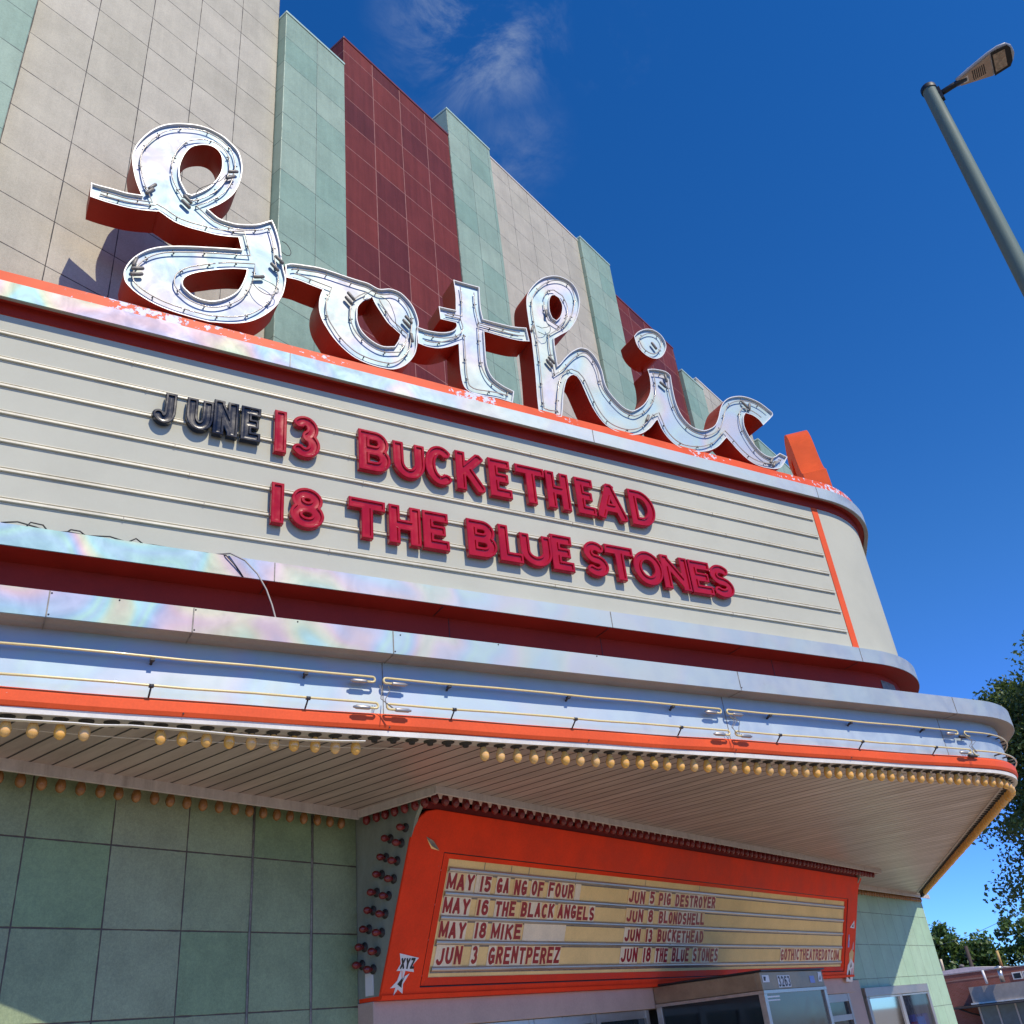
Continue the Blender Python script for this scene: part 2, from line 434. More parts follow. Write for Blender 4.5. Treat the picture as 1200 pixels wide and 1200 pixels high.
M['alu'] = paint('aluminium extrusion', (0.55, 0.51, 0.46), 0.34, metal=0.8, var=0.1, dirt=0.3, dirtcol=(0.25, 0.22, 0.2), stretch=(1, 4, 4))
M['alu_grey'] = paint('weathered aluminium', (0.42, 0.39, 0.36), 0.4, metal=0.7, var=0.1, dirt=0.35, dirtcol=(0.2, 0.17, 0.13))
M['pink_stone'] = paint('pink granite', (0.46, 0.31, 0.24), 0.5, var=0.08, fine=0.22, fscale=140)
M['pink_band'] = paint('pinkish painted lintel', (0.50, 0.37, 0.30), 0.6, spec=0.2, var=0.08, dirt=0.3, dirtcol=(0.3, 0.24, 0.22))
M['booth_header'] = paint('stained metal header', (0.34, 0.26, 0.17), 0.42, metal=0.5, var=0.25, vscale=4, dirt=0.6, dirtcol=(0.12, 0.09, 0.06))
M['dark_glass'] = paint('dark glass', (0.012, 0.016, 0.02), 0.05, var=0.0, fine=0.0, bump=0, spec=0.6)
M['brown_glass'] = paint('dusty glass', (0.10, 0.085, 0.06), 0.09, var=0.1, fine=0.0, bump=0, spec=0.6)  # brown of the mirrored pavement put into the booth front's base colour
M['black'] = paint('black', (0.015, 0.015, 0.016), 0.5, bump=0)
M['white'] = paint('white vinyl', (0.72, 0.71, 0.69), 0.4, var=0.03, fine=0.01, bump=0)
M['pole'] = paint('grey green pole paint', (0.12, 0.175, 0.155), 0.65, spec=0.25, var=0.08, stretch=(2, 2, 0.3))
M['lamp_grey'] = paint('lamp housing', (0.42, 0.43, 0.44), 0.4, var=0.06)
M['lamp_under'] = paint('lamp housing underside', (0.45, 0.36, 0.28), 0.5)
M['wire'] = paint('weathered wire', (0.34, 0.31, 0.28), 0.5, bump=0)
M['black_wire'] = paint('black wire', (0.02, 0.02, 0.02), 0.5, bump=0)
def soffit_mat():
    m, t, b = mnode('ribbed soffit boards')
    g = t.nodes.new('ShaderNodeNewGeometry'); pos = g.outputs['Position']
    sp = t.nodes.new('ShaderNodeSeparateXYZ'); t.links.new(pos, sp.inputs[0])
    u = _math(t, 'MULTIPLY', sp.outputs['X'], 1.0 / 0.152)
    fu = _math(t, 'FRACT', u)
    cmb = t.nodes.new('ShaderNodeCombineXYZ'); t.links.new(_math(t, 'FLOOR', u), cmb.inputs[0])
    wn = t.nodes.new('ShaderNodeTexWhiteNoise'); t.links.new(cmb.outputs[0], wn.inputs['Vector'])
    d = _math(t, 'MINIMUM', fu, _math(t, 'SUBTRACT', 1.0, fu))
    groove = _range(t, d, 0.03, 0.075, 1, 0)
    mpn = t.nodes.new('ShaderNodeMapping'); mpn.inputs['Scale'].default_value = (4, 0.6, 1); t.links.new(pos, mpn.inputs['Vector'])
    n1 = _noise(t, mpn.outputs['Vector'], 1.6, 8, 0.7); n2 = _noise(t, pos, 40, 4)
    c = _mix(t, wn.outputs['Value'], (0.47, 0.375, 0.335), (0.55, 0.445, 0.40))
    c = _mix(t, _range(t, n1.outputs['Fac'], 0.3, 0.75, 0.0, 0.65), c, (0.26, 0.20, 0.18))
    c = _mix(t, groove, c, (0.025, 0.02, 0.018))
    t.links.new(c, b.inputs['Base Color'])
    b.inputs['Metallic'].default_value = 0.25
    t.links.new(_range(t, n1.outputs['Fac'], 0.2, 0.8, 0.32, 0.5), b.inputs['Roughness'])
    _bump(t, b, _math(t, 'ADD', _math(t, 'MULTIPLY', groove, -1.0), _math(t, 'MULTIPLY', n2.outputs['Fac'], 0.05)), 0.8, 0.012)
    return m
M['soffit'] = soffit_mat()
def ground_mat(name, ca, cb, slab=None):
    m, t, b = mnode(name)
    g = t.nodes.new('ShaderNodeNewGeometry'); pos = g.outputs['Position']
    n1 = _noise(t, pos, 0.5, 8, 0.7); n2 = _noise(t, pos, 60, 3)
    c = _mix(t, _range(t, n1.outputs['Fac'], 0.3, 0.7), ca, cb)
    if slab:
        sp = t.nodes.new('ShaderNodeSeparateXYZ'); t.links.new(pos, sp.inputs[0])
        ds = []
        for ax in ('X', 'Y'):
            f = _math(t, 'FRACT', _math(t, 'MULTIPLY', sp.outputs[ax], 1.0 / slab))
            ds.append(_math(t, 'MINIMUM', f, _math(t, 'SUBTRACT', 1.0, f)))
        c = _mix(t, _range(t, _math(t, 'MINIMUM', ds[0], ds[1]), 0.004, 0.009, 1, 0), c, tuple(x * 0.35 for x in ca))
    t.links.new(c, b.inputs['Base Color']); b.inputs['Roughness'].default_value = 0.85
    _bump(t, b, n2.outputs['Fac'], 0.3, 0.004)
    return m
M['asphalt'] = ground_mat('asphalt', (0.045, 0.045, 0.047), (0.07, 0.068, 0.066))
M['concrete'] = ground_mat('pavement concrete', (0.40, 0.335, 0.25), (0.46, 0.39, 0.30), 1.5)
M['earth'] = ground_mat('dry ground', (0.20, 0.18, 0.14), (0.26, 0.24, 0.18))
M['line'] = paint('road paint', (0.7, 0.68, 0.6), 0.6)
# ================================================================ THE SETTING
def gz(x):                                   # the street falls gently beyond the theatre
    return GZ - max(0.0, min(1.0, (x - 26) / 60.0)) * 1.62
def strip(name, y0, y1, dz, mat, x0=-400, x1=900):
    xs = [x0, -100, -30, 0, 15, 26, 36, 46, 56, 66, 76, 86, 120, 250, x1]
    xs = [x for x in xs if x0 <= x <= x1]
    mb = MB()
    for a, b in zip(xs[:-1], xs[1:]):
        mb.quad((a, y0, gz(a) + dz), (b, y0, gz(b) + dz), (b, y1, gz(b) + dz), (a, y1, gz(a) + dz))
    return mb.build(name, mat, None, kind='structure', origin=(0, 0, GZ))
strip('ground', -900, 900, -0.16, M['earth'])
strip('road', -15.0, -1.0, -0.135, M['asphalt'])
strip('pavement', -0.85, 60.0, 0.0, M['concrete'], x0=-60, x1=250)
strip('far_pavement', -19.0, -15.1, -0.01, M['concrete'], x0=-60, x1=250)
kb = MB()
for (ya, yb) in ((-1.0, -0.85), (-15.1, -15.0)):
    for a, b in ((-60, 26), (26, 56), (56, 86), (86, 250)):
        kb.hexa([(a, ya, gz(a) - 0.155), (b, ya, gz(b) - 0.155), (b, yb, gz(b) - 0.155), (a, yb, gz(a) - 0.155), (a, ya, gz(a) + 0.004), (b, ya, gz(b) + 0.004), (b, yb, gz(b) + 0.004), (a, yb, gz(a) + 0.004)])
kb.build('kerb', M['concrete'], None, kind='structure', origin=(0, 0, GZ))
lm = MB()
for i in range(-10, 40):
    x = i * 6.0
    lm.quad((x, -8.06, gz(x) - 0.13), (x + 3, -8.06, gz(x + 3) - 0.13), (x + 3, -7.94, gz(x + 3) - 0.13), (x, -7.94, gz(x) - 0.13))
lm.build('road_marking', M['line'], None, kind='structure', origin=(0, 0, GZ))

# ================================================================ THE THEATRE
bld = empty('theatre_building', (11.1, YF, GZ), 'art deco theatre faced with cream, blue green and oxblood terracotta slabs', 'theatre')
PY = [  # x0, x1, front y, top z, tile, coping
    (-0.3, 1.825, YF, 12.93, 'teal_tile_a', 'teal_trim'),
    (1.825, 4.838, 6.50, 13.55, 'cream_tile', 'cream_trim'),
    (4.838, 5.935, YF, 12.93, 'teal_tile', 'teal_trim'),
    (5.935, 8.335, 6.365, 13.62, 'maroon_tile', 'maroon_trim'),
    (8.335, 9.53, YF, 14.33, 'teal_tile_b', 'teal_trim'),
    (9.53, 12.46, 6.42, 14.27, 'cream_tile_c', 'cream_trim'),
    (12.46, 13.60, YF, 14.33, 'teal_tile_c', 'teal_trim'),
    (13.60, 16.22, 6.43, 13.62, 'maroon_tile_b', 'maroon_trim'),
    (16.22, 17.26, YF, 12.95, 'teal_tile_d', 'teal_trim'),
    (17.26, 20.25, 6.46, 13.35, 'cream_tile', 'cream_trim'),
    (20.25, 22.45, YF, 12.95, 'teal_tile_d', 'teal_trim')]
for i, (x0, x1, y, z, tm, cm) in enumerate(PY):
    mb = MB(); mb.box(x0 + 0.002, x1 - 0.002, y, 7.6 + 0.01 * i, 1.9, z)
    p = mb.build('tile_pier', M[tm], bld, bevel=0.008)
    mb = MB(); mb.box(x0 - 0.004, x1 + 0.004, y - 0.012, 7.62 + 0.01 * i, z + 0.001, z + 0.045)
    o = mb.build('coping', M[cm], bld, bevel=0.006)
    o.parent = p
# shadow gap strips where piers step
mb = MB(); mb.box(13.606, 13.64, 6.38, 6.43, 2.0, 13.6); mb.build('expansion_joint', M['black'], bld)
mb = MB(); mb.box(-0.29, 22.44, 7.5, 34, GZ, 11.4); mb.build('main_block', M['cream_trim'], bld)
mb = MB(); mb.box(-0.28, 22.43, 7.51, 33.9, 11.4, 11.5); mb.build('roof', M['roof'], bld)
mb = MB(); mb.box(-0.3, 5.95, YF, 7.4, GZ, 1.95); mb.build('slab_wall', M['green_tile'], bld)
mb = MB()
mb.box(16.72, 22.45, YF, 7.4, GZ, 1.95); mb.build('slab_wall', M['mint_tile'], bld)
mb = MB()
for x in (4.832, 5.442):                     # caulked open joints on the left wall
    mb.tube([(x, YF - 0.002, 1.9), (x + 0.004, YF - 0.003, 1.3), (x - 0.003, YF - 0.003, 0.8), (x + 0.005, YF - 0.003, 0.2), (x, YF - 0.002, -0.6)], 0.009, 6)
mb.build('caulk_joint', M['electrode'], bld)
# entrance front under the cabinet
mb = MB(); mb.box(5.95, 16.72, 6.17, 6.6, 0.215, 0.43); mb.build('lintel', M['pink_band'], bld, bevel=0.006)
mb = MB(); mb.box(5.95, 16.72, 6.6, 7.4, GZ, 1.95); mb.build('inner_wall', M['black'], bld)
mb = MB(); mb.box(16.6, 17.36, 6.30, 6.5, GZ, 0.40); mb.build('stone_pilaster', M['pink_stone'], bld, bevel=0.01)
for i in range(4):
    x0 = 5.98 + i * 1.08
    fr = MB()
    fr.box(x0, x0 + 0.07, 6.22, 6.3, GZ, 0.21); fr.box(x0 + 1.0, x0 + 1.07, 6.22, 6.3, GZ, 0.21)
    fr.box(x0 + 0.07, x0 + 1.0, 6.225, 6.295, 0.13, 0.21); fr.box(x0 + 0.07, x0 + 1.0, 6.225, 6.295, GZ, GZ + 0.15)
    d = fr.build('door_frame', M['alu'], bld)
    g = MB(); g.box(x0 + 0.07, x0 + 1.0, 6.25, 6.262, GZ + 0.15, 0.13); o = g.build('pane', M['dark_glass'], bld); o.parent = d
    h = MB(); h.tube([(x0 + 0.15, 6.22, -0.75), (x0 + 0.15, 6.17, -0.72), (x0 + 0.15, 6.17, -0.42), (x0 + 0.15, 6.22, -0.39)], 0.012); o = h.build('handle', M['alu'], bld); o.parent = d
for x0, x1 in ((12.3, 14.3), (14.4, 16.5)):
    fr = MB()
    fr.box(x0, x0 + 0.08, 6.2, 6.3, GZ, 0.21); fr.box(x1 - 0.08, x1, 6.2, 6.3, GZ, 0.21); fr.box(x0 + 0.08, x1 - 0.08, 6.203, 6.297, 0.1, 0.21); fr.box(x0 + 0.08, x1 - 0.08, 6.203, 6.297, -0.16, -0.08)
    d = fr.build('window_frame', M['alu_grey'], bld)
    g = MB(); g.box(x0 + 0.08, x1 - 0.08, 6.245, 6.257, GZ, 0.1); o = g.build('pane', M['dark_glass'], bld); o.parent = d

# ================================================================ MARQUEE SWEEPS
class VPath:
    def __init__(s, c0, rn, na=26):
        s.c0 = c0; s.rn = rn; s.na = na
        s.cy = (c0 - math.sin(TH) * XC) / math.cos(TH) + rn / math.cos(TH)
        s.tan = None
    def arc(s, c):
        r = s.rn - (c - s.c0)
        return [(XC + r * math.sin(a), s.cy - r * math.cos(a)) for a in [(-TH + 2 * TH * i / s.na) for i in range(s.na + 1)]]
    def pts(s, c, yend=YF + 0.12, nl=48, c_off=None):
        A = s.arc(c)
        l, r = A[0], A[-1]
        k = (yend - l[1]) / math.sin(TH)
        left = [(l[0] - math.cos(TH) * k * (1 - i / nl), l[1] + math.sin(TH) * k * (1 - i / nl)) for i in range(nl)]
        right = [(r[0] + math.cos(TH) * k * (i + 1) / nl, r[1] + math.sin(TH) * k * (i + 1) / nl) for i in range(nl)]
        return left + A + right
    def s_tan(s, c):                         # where the straight ends, along the left front
        x, y = s.arc(c)[0]
        return x * math.cos(TH) - y * math.sin(TH)
def band(mb, path, prof, m=0, wob=0.0, smooth=False, seed=0, yend=YF + 0.12):
    rows = []
    rnd = random.Random(seed)
    n = len(path.pts(prof[0][0]))
    ph = [rnd.uniform(0, 6.28) for _ in range(4)]
    for j, (c, z) in enumerate(prof):
        P = path.pts(c, yend)
        row = []
        for i, (x, y) in enumerate(P):
            w = 0.0
            if wob and 0 < j < len(prof) - 1:
                s = x * 1.0
                w = wob * (0.6 * math.sin(s * 2.1 + ph[0]) + 0.4 * math.sin(s * 4.7 + ph[1]))
            row.append(Vector((x, y, z + w)))
        rows.append(row)
    vs = [p for r in rows for p in r]
    fs = []
    for j in range(len(rows) - 1):
        for i in range(n - 1):
            fs.append((j * n + i, j * n + i + 1, (j + 1) * n + i + 1, (j + 1) * n + i))
    mb.add(vs, fs, m, smooth)
def poly_fill(loops):
    """triangles over outer loop + holes given as 2-D lists"""
    tri = tessellate_polygon([[Vector((p[0], p[1], 0)) for p in l] for l in loops])
    return tri
PC = VPath(5.78, 1.5)                        # lower canopy
PS = VPath(6.35, 2.0)                        # upper sign
can = empty('marquee_canopy', (11.1, 2.0, 1.9), 'pointed silver and orange theatre canopy edged with amber bulbs and cream tubes', 'canopy')
# soffit
fp = PC.pts(5.93)
lo = [(p[0], p[1]) for p in fp if p[1] < YF + 0.01]
outer = lo + [(lo[-1][0] - 0.3, 6.25), (16.72, 6.25), (16.72, 5.30), (5.87, 5.30), (5.87, 6.25), (lo[0][0] + 0.3, 6.25)]
mb = MB(); mb.add([(x, y, 1.945) for x, y in outer], poly_fill([outer])); mb.build('soffit', M['soffit'], can)
mb = MB(); band(mb, PC, [(5.93, 1.948), (5.925, 1.934), (5.80, 1.928)]); mb.build('lamp_strip', M['soffit_trim'], can)
mb = MB(); band(mb, PC, [(5.80, 1.927), (5.776, 1.922), (5.772, 1.956), (5.79, 1.960)], wob=0.003, seed=3); mb.build('white_edge', M['white_trim'], can)
mb = MB(); band(mb, PC, [(5.785, 1.957), (5.762, 1.961), (5.750, 1.985), (5.750, 2.045), (5.765, 2.068), (5.80, 2.070)], wob=0.006, seed=5); mb.build('orange_edge', M['orange'], can)
mb = MB(); band(mb, PC, [(5.80, 2.070), (5.80, 2.462)]); mb.build('fascia', M['silver_panel'], can)
mb = MB(); band(mb, PC, [(5.80, 2.462), (5.70, 2.458), (5.63, 2.462)]); mb.build('band_soffit', M['grey_soffit'], can)
mb = MB(); band(mb, PC, [(5.63, 2.461), (5.622, 2.463), (5.622, 2.634), (5.635, 2.640), (5.75, 2.645)]); mb.build('silver_band', M['silver_film'], can)
rf = [(p[0], p[1]) for p in PC.pts(5.70) if p[1] < YF + 0.01]
mb = MB(); mb.add([(x, y, 2.643) for x, y in rf], poly_fill([rf])); mb.build('canopy_roof', M['roof'], can)
def seams(name, path, c, z0, z1, ss, parent, mat, w=0.004):
    mb = MB()
    for s in ss:
        mb.fbox(s - w, s + w, c - 0.0025, c + 0.002, z0, z1)
        mb.fbox(s - w, s + w, c - 0.0025, c + 0.002, z0, z1, fr=FR)
    return mb.build(name, mat, parent)
seams('panel_seam', PC, 5.622, 2.466, 2.632, (0.24, 1.08, 2.456, 5.70, 8.60), can, M['electrode'])
seams('panel_seam', PC, 5.80, 2.074, 2.458, (2.44, 5.62, 8.5), can, M['electrode'], 0.003)
mb = MB()
for s in (0.24, 1.08, 2.456, 5.70, 8.60):
    for fr in (F, FR): mb.fbox(s - 0.003, s + 0.003, 5.635, 5.795, 2.4545, 2.457, fr=fr)
mb.build('panel_seam', M['electrode'], can)
mb = MB()
for s, zz in ((1.08, 2.48), (1.08, 2.62), (0.24, 2.48), (0.24, 2.62), (0.62, 2.625), (2.456, 2.48), (2.5, 2.61), (1.75, 2.62), (3.3, 2.625), (4.2, 2.625), (5.7, 2.49), (1.08, 1.975), (2.45, 1.975), (4.1, 1.975), (5.6, 1.975), (7.0, 1.975)):
    mb.lathe(F(s + 0.012, 5.623 if zz > 2.2 else 5.752, zz), -NV, [(0, 0.006), (0.004, 0.005), (0.005, 0.0)], 8)
mb.build('rivet', M['support'], can)
# sagging strip torn off under the edge
mb = MB()
path = [F(s, 5.79, z) for s, z in ((-0.2, 1.888), (0.5, 1.888), (0.62, 1.884), (0.8, 1.893), (1.1, 1.888), (1.5, 1.872), (1.9, 1.868), (2.12, 1.872), (2.3, 1.880))]
for a, b in zip(path[:-1], path[1:]):
    mb.hexa([a, b, b + NV * 0.035, a + NV * 0.035, a + Vector((0, 0, .006)), b + Vector((0, 0, .006)), b + NV * 0.035 + Vector((0, 0, .006)), a + NV * 0.035 + Vector((0, 0, .006))])
mb.build('loose_strip', M['white_trim'], can)
mb = MB()
mb.tube([F(s, 6.06 + 0.02 * math.sin(3 * s), z) for s, z in ((0.05, 1.93), (0.4, 1.918), (0.8, 1.905), (1.2, 1.90), (1.7, 1.902), (2.2, 1.915), (2.7, 1.935))], 0.0035, 5)
mb.build('loose_wire', M['white_trim'], can)
# trim round the back of the soffit
def trim(a, b, parent, zl, zh, th=0.03, sub=None):
    pass
mb = MB()
mb.box(-0.2, 5.85, 6.19, 6.215, 1.868, 1.952); mb.box(-0.2, 5.85, 6.217, 6.352, 1.918, 1.94)
mb.box(5.822, 5.85, 5.262, 6.188, 1.880, 1.955); mb.box(5.852, 5.96, 5.264, 6.2, 1.930, 1.948)
mb.box(5.822, 16.77, 5.235, 5.260, 1.884, 1.957); mb.box(5.962, 16.74, 5.262, 5.50, 1.930, 1.9485)
mb.box(16.742, 16.768, 5.262, 6.188, 1.882, 1.955)
mb.box(16.742, 22.6, 6.191, 6.216, 1.868, 1.952); mb.box(16.742, 22.44, 6.218, 6.353, 1.918, 1.94)
mb.build('soffit_trim', M['soffit_trim'], can, bevel=0.004)
# --- bulbs: one prototype each, copied
def make_bulb(name, mat, loc, parent, down=Vector((0, 0, -1)), size=1.0, neck=0.0):
    s = size
    b = MB(); b.lathe((0, 0, 0), down, [(0.018 * s, 0.016 * s), (0.03 * s, 0.019 * s), (0.046 * s, 0.0265 * s), (0.064 * s, 0.0325 * s), (0.082 * s, 0.035 * s), (0.098 * s, 0.033 * s), (0.112 * s, 0.0265 * s), (0.121 * s, 0.017 * s), (0.126 * s, 0.008 * s), (0.1275 * s, 0 * s)], 14)
    o = b.build(name, mat, None)
    k = MB(); k.lathe((0, 0, 0), down, [(0.0, 0.044 * s), (0.006 * s, 0.046 * s), (0.009 * s, 0.034 * s), (0.012 * s, 0.023 * s), (0.024 * s, 0.0205 * s), (0.025 * s, 0.0)], 12)
    so = k.build('socket', M['socket'], None)
    o.parent = parent; o.location = Vector(loc) - wloc(parent); so.parent = o
    return o
def put(proto, loc, parent, tilt=0.0):
    c = copy_tree(proto, parent)
    c.location = Vector(loc) - wloc(parent)
    c.rotation_euler = (random.uniform(-tilt, tilt), random.uniform(-tilt, tilt), random.uniform(0, 6.28) if tilt == 0 else 0)
    return c
bulb_spots = []
for k in range(-4, 63):
    if k in (4, 5) or 16 <= k <= 21: continue
    bulb_spots.append(F(0.137 + 0.141 * k, 5.862, 1.931))
empties = [F(0.137 + 0.141 * k, 5.862, 1.931) for k in (4, 5, 16, 17, 18, 19, 20, 21)]
A = PC.arc(5.862)
s_end = 0.137 + 0.141 * 62
pth = [Vector((F(s_end, 5.862, 0)[0], F(s_end, 5.862, 0)[1], 1.931))] + [Vector((x, y, 1.931)) for x, y in A if x * math.cos(TH) - y * math.sin(TH) > s_end + 0.02]
rr = PC.pts(5.862); rpts = [Vector((x, y, 1.931)) for x, y in rr[48 + 27:]]
pth += rpts
cum = 0.0; nxt = 0.141; right_spots = []
for a, b in zip(pth[:-1], pth[1:]):
    L_ = (b - a).length
    while cum + L_ >= nxt:
        p = a + (b - a) * ((nxt - cum) / L_)
        right_spots.append(p); nxt += 0.141
    cum += L_
right_spots = [p for p in right_spots if p.y < YF - 0.28]
tail = right_spots[-5:]; right_spots = right_spots[:-5]
wall_l = [Vector((3.025 + 0.1415 * k, 6.272, 1.919)) for k in range(-3, 20)]
wall_r = [Vector((16.9 + 0.1415 * k, 6.272, 1.919)) for k in range(0, 38)]
nfirst = 100 - len(bulb_spots) - len(wall_l)
proto_y = make_bulb('light_bulb', M['bulb_yellow'], bulb_spots[0], can)
for p in bulb_spots[1:] + right_spots[:nfirst]:
    put(proto_y, p, can, 0.07)
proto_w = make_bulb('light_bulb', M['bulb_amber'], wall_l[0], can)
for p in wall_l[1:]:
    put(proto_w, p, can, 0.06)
def bulb_run(name, spots, parent, mat_b, down=Vector((0, 0, -1))):
    b = MB()
    for p in spots:
        q = Vector((random.uniform(-.05, .05), random.uniform(-.05, .05), -1)).normalized()
        b.lathe(p, q, [(0.018, 0.016), (0.03, 0.019), (0.046, 0.0265), (0.064, 0.0325), (0.082, 0.035), (0.098, 0.033), (0.112, 0.0265), (0.121, 0.017), (0.126, 0.008), (0.1275, 0.0)], 12, 0)
        b.lathe(p, q, [(0.0, 0.044), (0.006, 0.046), (0.009, 0.034), (0.012, 0.023), (0.024, 0.0205), (0.025, 0.0)], 10, 1)
    return b.build(name, [mat_b, M['socket']], parent, kind='stuff')
bulb_run('light_bulb_run', right_spots[nfirst:], can, M['bulb_yellow'])
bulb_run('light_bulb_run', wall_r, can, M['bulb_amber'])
for p in empties + tail:
    mb = MB()
    mb.lathe(p, (0, 0, -1), [(0.0, 0.046), (0.006, 0.048), (0.009, 0.034), (0.012, 0.024), (0.030, 0.021), (0.030, 0.016), (0.014, 0.015)], 12)
    if p in tail: mb.lathe(p, (0, 0, -1), [(0.02, 0.022), (0.075, 0.02), (0.08, 0.03), (0.10, 0.03), (0.102, 0.0)], 10)
    mb.build('empty_socket', M['socket'], can)
# --- canopy tubes
def canopy_pt(s, c, z, side):
    return (F if side < 0 else FR)(s, c, z)
def tube_run(z, s0, s1, hair0, hair1, fr, c=5.70):
    mb = MB()
    pts = []
    r = 0.019
    def hook(s, sg):         # from straight towards the gap, round, and back underneath
        P = [fr(s - sg * r, c, z)]
        for i in range(1, 9):
            a = PI * i / 8
            P.append(fr(s - sg * r + sg * r * math.sin(a), c, z - r + r * math.cos(a)))
        P.append(fr(s - sg * 0.07, c, z - 2 * r))
        return P
    body = []
    if hair0: body += list(reversed(hook(s0, -1)))
    n = max(2, int((s1 - s0) / 0.4))
    for i in range(1, n): body.append(fr(s0 + (s1 - s0) * i / n, c + 0.003 * math.sin(i * 1.7), z + 0.003 * math.sin(i * 2.3 + z)))
    if hair1: body += hook(s1, 1)
    mb.tube(body, 0.0085, 8)
    o = mb.build('neon_tube', M['tube_glass'], can)
    for h, s, sg in ((hair0, s0, -1), (hair1, s1, 1)):
        if not h: continue
        e = MB()
        e.lathe(fr(s - sg * 0.06, c, z - 2 * r), (fr(0 if sg > 0 else 1, c, 0) - fr(1 if sg > 0 else 0, c, 0)), [(0, 0.0), (0, 0.012), (0.012, 0.0145), (0.10, 0.0145), (0.105, 0.010), (0.12, 0.007), (0.121, 0.0)], 10)
        q = e.build('electrode', M['alu_grey'], can); q.parent = o
    m = max(2, int((s1 - s0) / 0.8))
    for i in range(m):
        s = s0 + (s1 - s0) * (i + 0.5) / m
        k = MB()
        if z > 2.2:
            k.tube([fr(s, 5.80, z - 0.03), fr(s, c + 0.015, z - 0.012)], 0.009, 6)
            k.fbox(s - 0.014, s + 0.014, c - 0.004, c + 0.03, z - 0.024, z - 0.010, fr=fr)
        else:
            k.tube([fr(s, 5.762, 2.066), fr(s, c + 0.004, z - 0.012)], 0.006, 6)
            k.tube([fr(s - 0.014, c, z - 0.004), fr(s + 0.014, c, z - 0.004)], 0.0135, 8)
        q = k.build('tube_support', M['support'], can); q.parent = o
    return o
stn = PC.s_tan(5.66)
for z in (2.325, 2.121):
    for fr in (F, FR):
        tube_run(z, -0.6, 2.36, False, True, fr, 5.745 if z > 2.2 else 5.70)
        tube_run(z, 2.425, 5.53, True, True, fr, 5.745 if z > 2.2 else 5.70)
        tube_run(z, 5.595, 8.72 if z < 2.2 else 8.68, True, True, fr, 5.745 if z > 2.2 else 5.70)
    # round the nose
    cN = 5.745 if z > 2.2 else 5.72
    A = [Vector((x, y, z)) for x, y in PC.arc(cN)]
    s0 = A[0].x * math.cos(TH) - A[0].y * math.sin(TH)
    pre = [F(8.80 + (s0 - 8.80) * i / 3, cN, z) for i in range(3)]
    post = [Vector((2 * XC - p.x, p.y, p.z)) for p in reversed(pre)]
    mb = MB(); mb.tube([F(8.86, cN, z - 0.05), F(8.81, cN, z - 0.045), F(8.785, cN, z - 0.02)] + pre + A + post, 0.0085, 8)
    o = mb.build('neon_tube', M['tube_glass'], can)
    for i in (6, 11, 16, 20):
        k = MB()
        p = A[i]; q = (Vector((XC, PC.cy, z)) - p).normalized()
        k.tube([p + q * 0.0, p + q * (0.14 if z > 2.2 else 0.16)], 0.008, 6)
        k.lathe(p + q * 0.1, q, [(0, 0.0), (0, 0.018), (0.04, 0.018)], 8)
        q = k.build('tube_support', M['support'], can); q.parent = o
    k = MB()
    k.lathe(F(8.83, cN + 0.01, z - 0.055), -T, [(0, 0.016), (0.12, 0.016), (0.13, 0.0)], 10)
    q = k.build('electrode', M['support'], can); q.parent = o
mb = MB()
for (s, dz) in ((2.42, 0), (5.59, 0), (8.76, 0)):
    for i in range(3):
        mb.tube([F(s + random.uniform(-.05, .05), 5.70, 2.25), F(s + random.uniform(-.06, .06), 5.67, 2.20), F(s + random.uniform(-.05, .05), 5.69, 2.15), F(s + random.uniform(-.05, .05), 5.66, 2.08)], 0.003, 5)
mb.build('lead_wire', M['electrode'], can)

# ================================================================ UPPER SIGN BOX
sg = empty('marquee_sign', (11.1, 3.0, 2.65), 'long off white letter board with silver crown and red cove', 'marquee sign')
mb = MB(); band(mb, PS, [(6.58, 2.60), (6.58, 3.262)]); mb.build('cove_wall', M['cove_red'], sg)
mb = MB(); band(mb, PS, [(6.60, 3.262), (6.46, 3.266), (6.355, 3.272)]); mb.build('ledge_soffit', M['cove_red'], sg)
mb = MB(); band(mb, PS, [(6.355, 3.2715), (6.348, 3.274), (6.348, 3.437), (6.36, 3.443), (6.50, 3.447)]); mb.build('ledge_trim', M['silver_film'], sg)
mb = MB(); band(mb, PS, [(6.478, 3.44), (6.478, 5.47)]); mb.build('letter_board', M['board'], sg)
mb = MB(); band(mb, PS, [(6.49, 5.452), (6.40, 5.446), (6.397, 5.425)]); mb.build('crown_soffit', M['cove_red'], sg)
mb = MB(); band(mb, PS, [(6.478, 5.335), (6.464, 5.338), (6.464, 5.448)]); mb.build('crown_fascia', M['cove_red'], sg)
mb = MB(); band(mb, PS, [(6.40, 5.424), (6.357, 5.413)]); mb.build('crown_lip', M['grey_soffit'], sg)
mb = MB(); band(mb, PS, [(6.358, 5.4125), (6.350, 5.415), (6.350, 5.572), (6.362, 5.578)]); mb.build('crown_band', M['silver_film'], sg)
mb = MB(); band(mb, PS, [(6.360, 5.578), (6.385, 5.60), (6.405, 5.715), (6.44, 5.728)], wob=0.004, seed=9); mb.build('crown_top', M['orange_peel'], sg)
tp = [(p[0], p[1]) for p in PS.pts(6.42) if p[1] < YF + 0.01]
mb = MB(); mb.add([(x, y, 5.722) for x, y in tp], poly_fill([tp])); mb.build('crown_roof', M['orange_peel'], sg)
seams('panel_seam', PS, 6.348, 3.277, 3.434, (1.80, 4.99, 8.36), sg, M['electrode'])
seams('panel_seam', PS, 6.350, 5.418, 5.569, (1.876, 5.154, 8.474), sg, M['electrode'])
mb = MB()
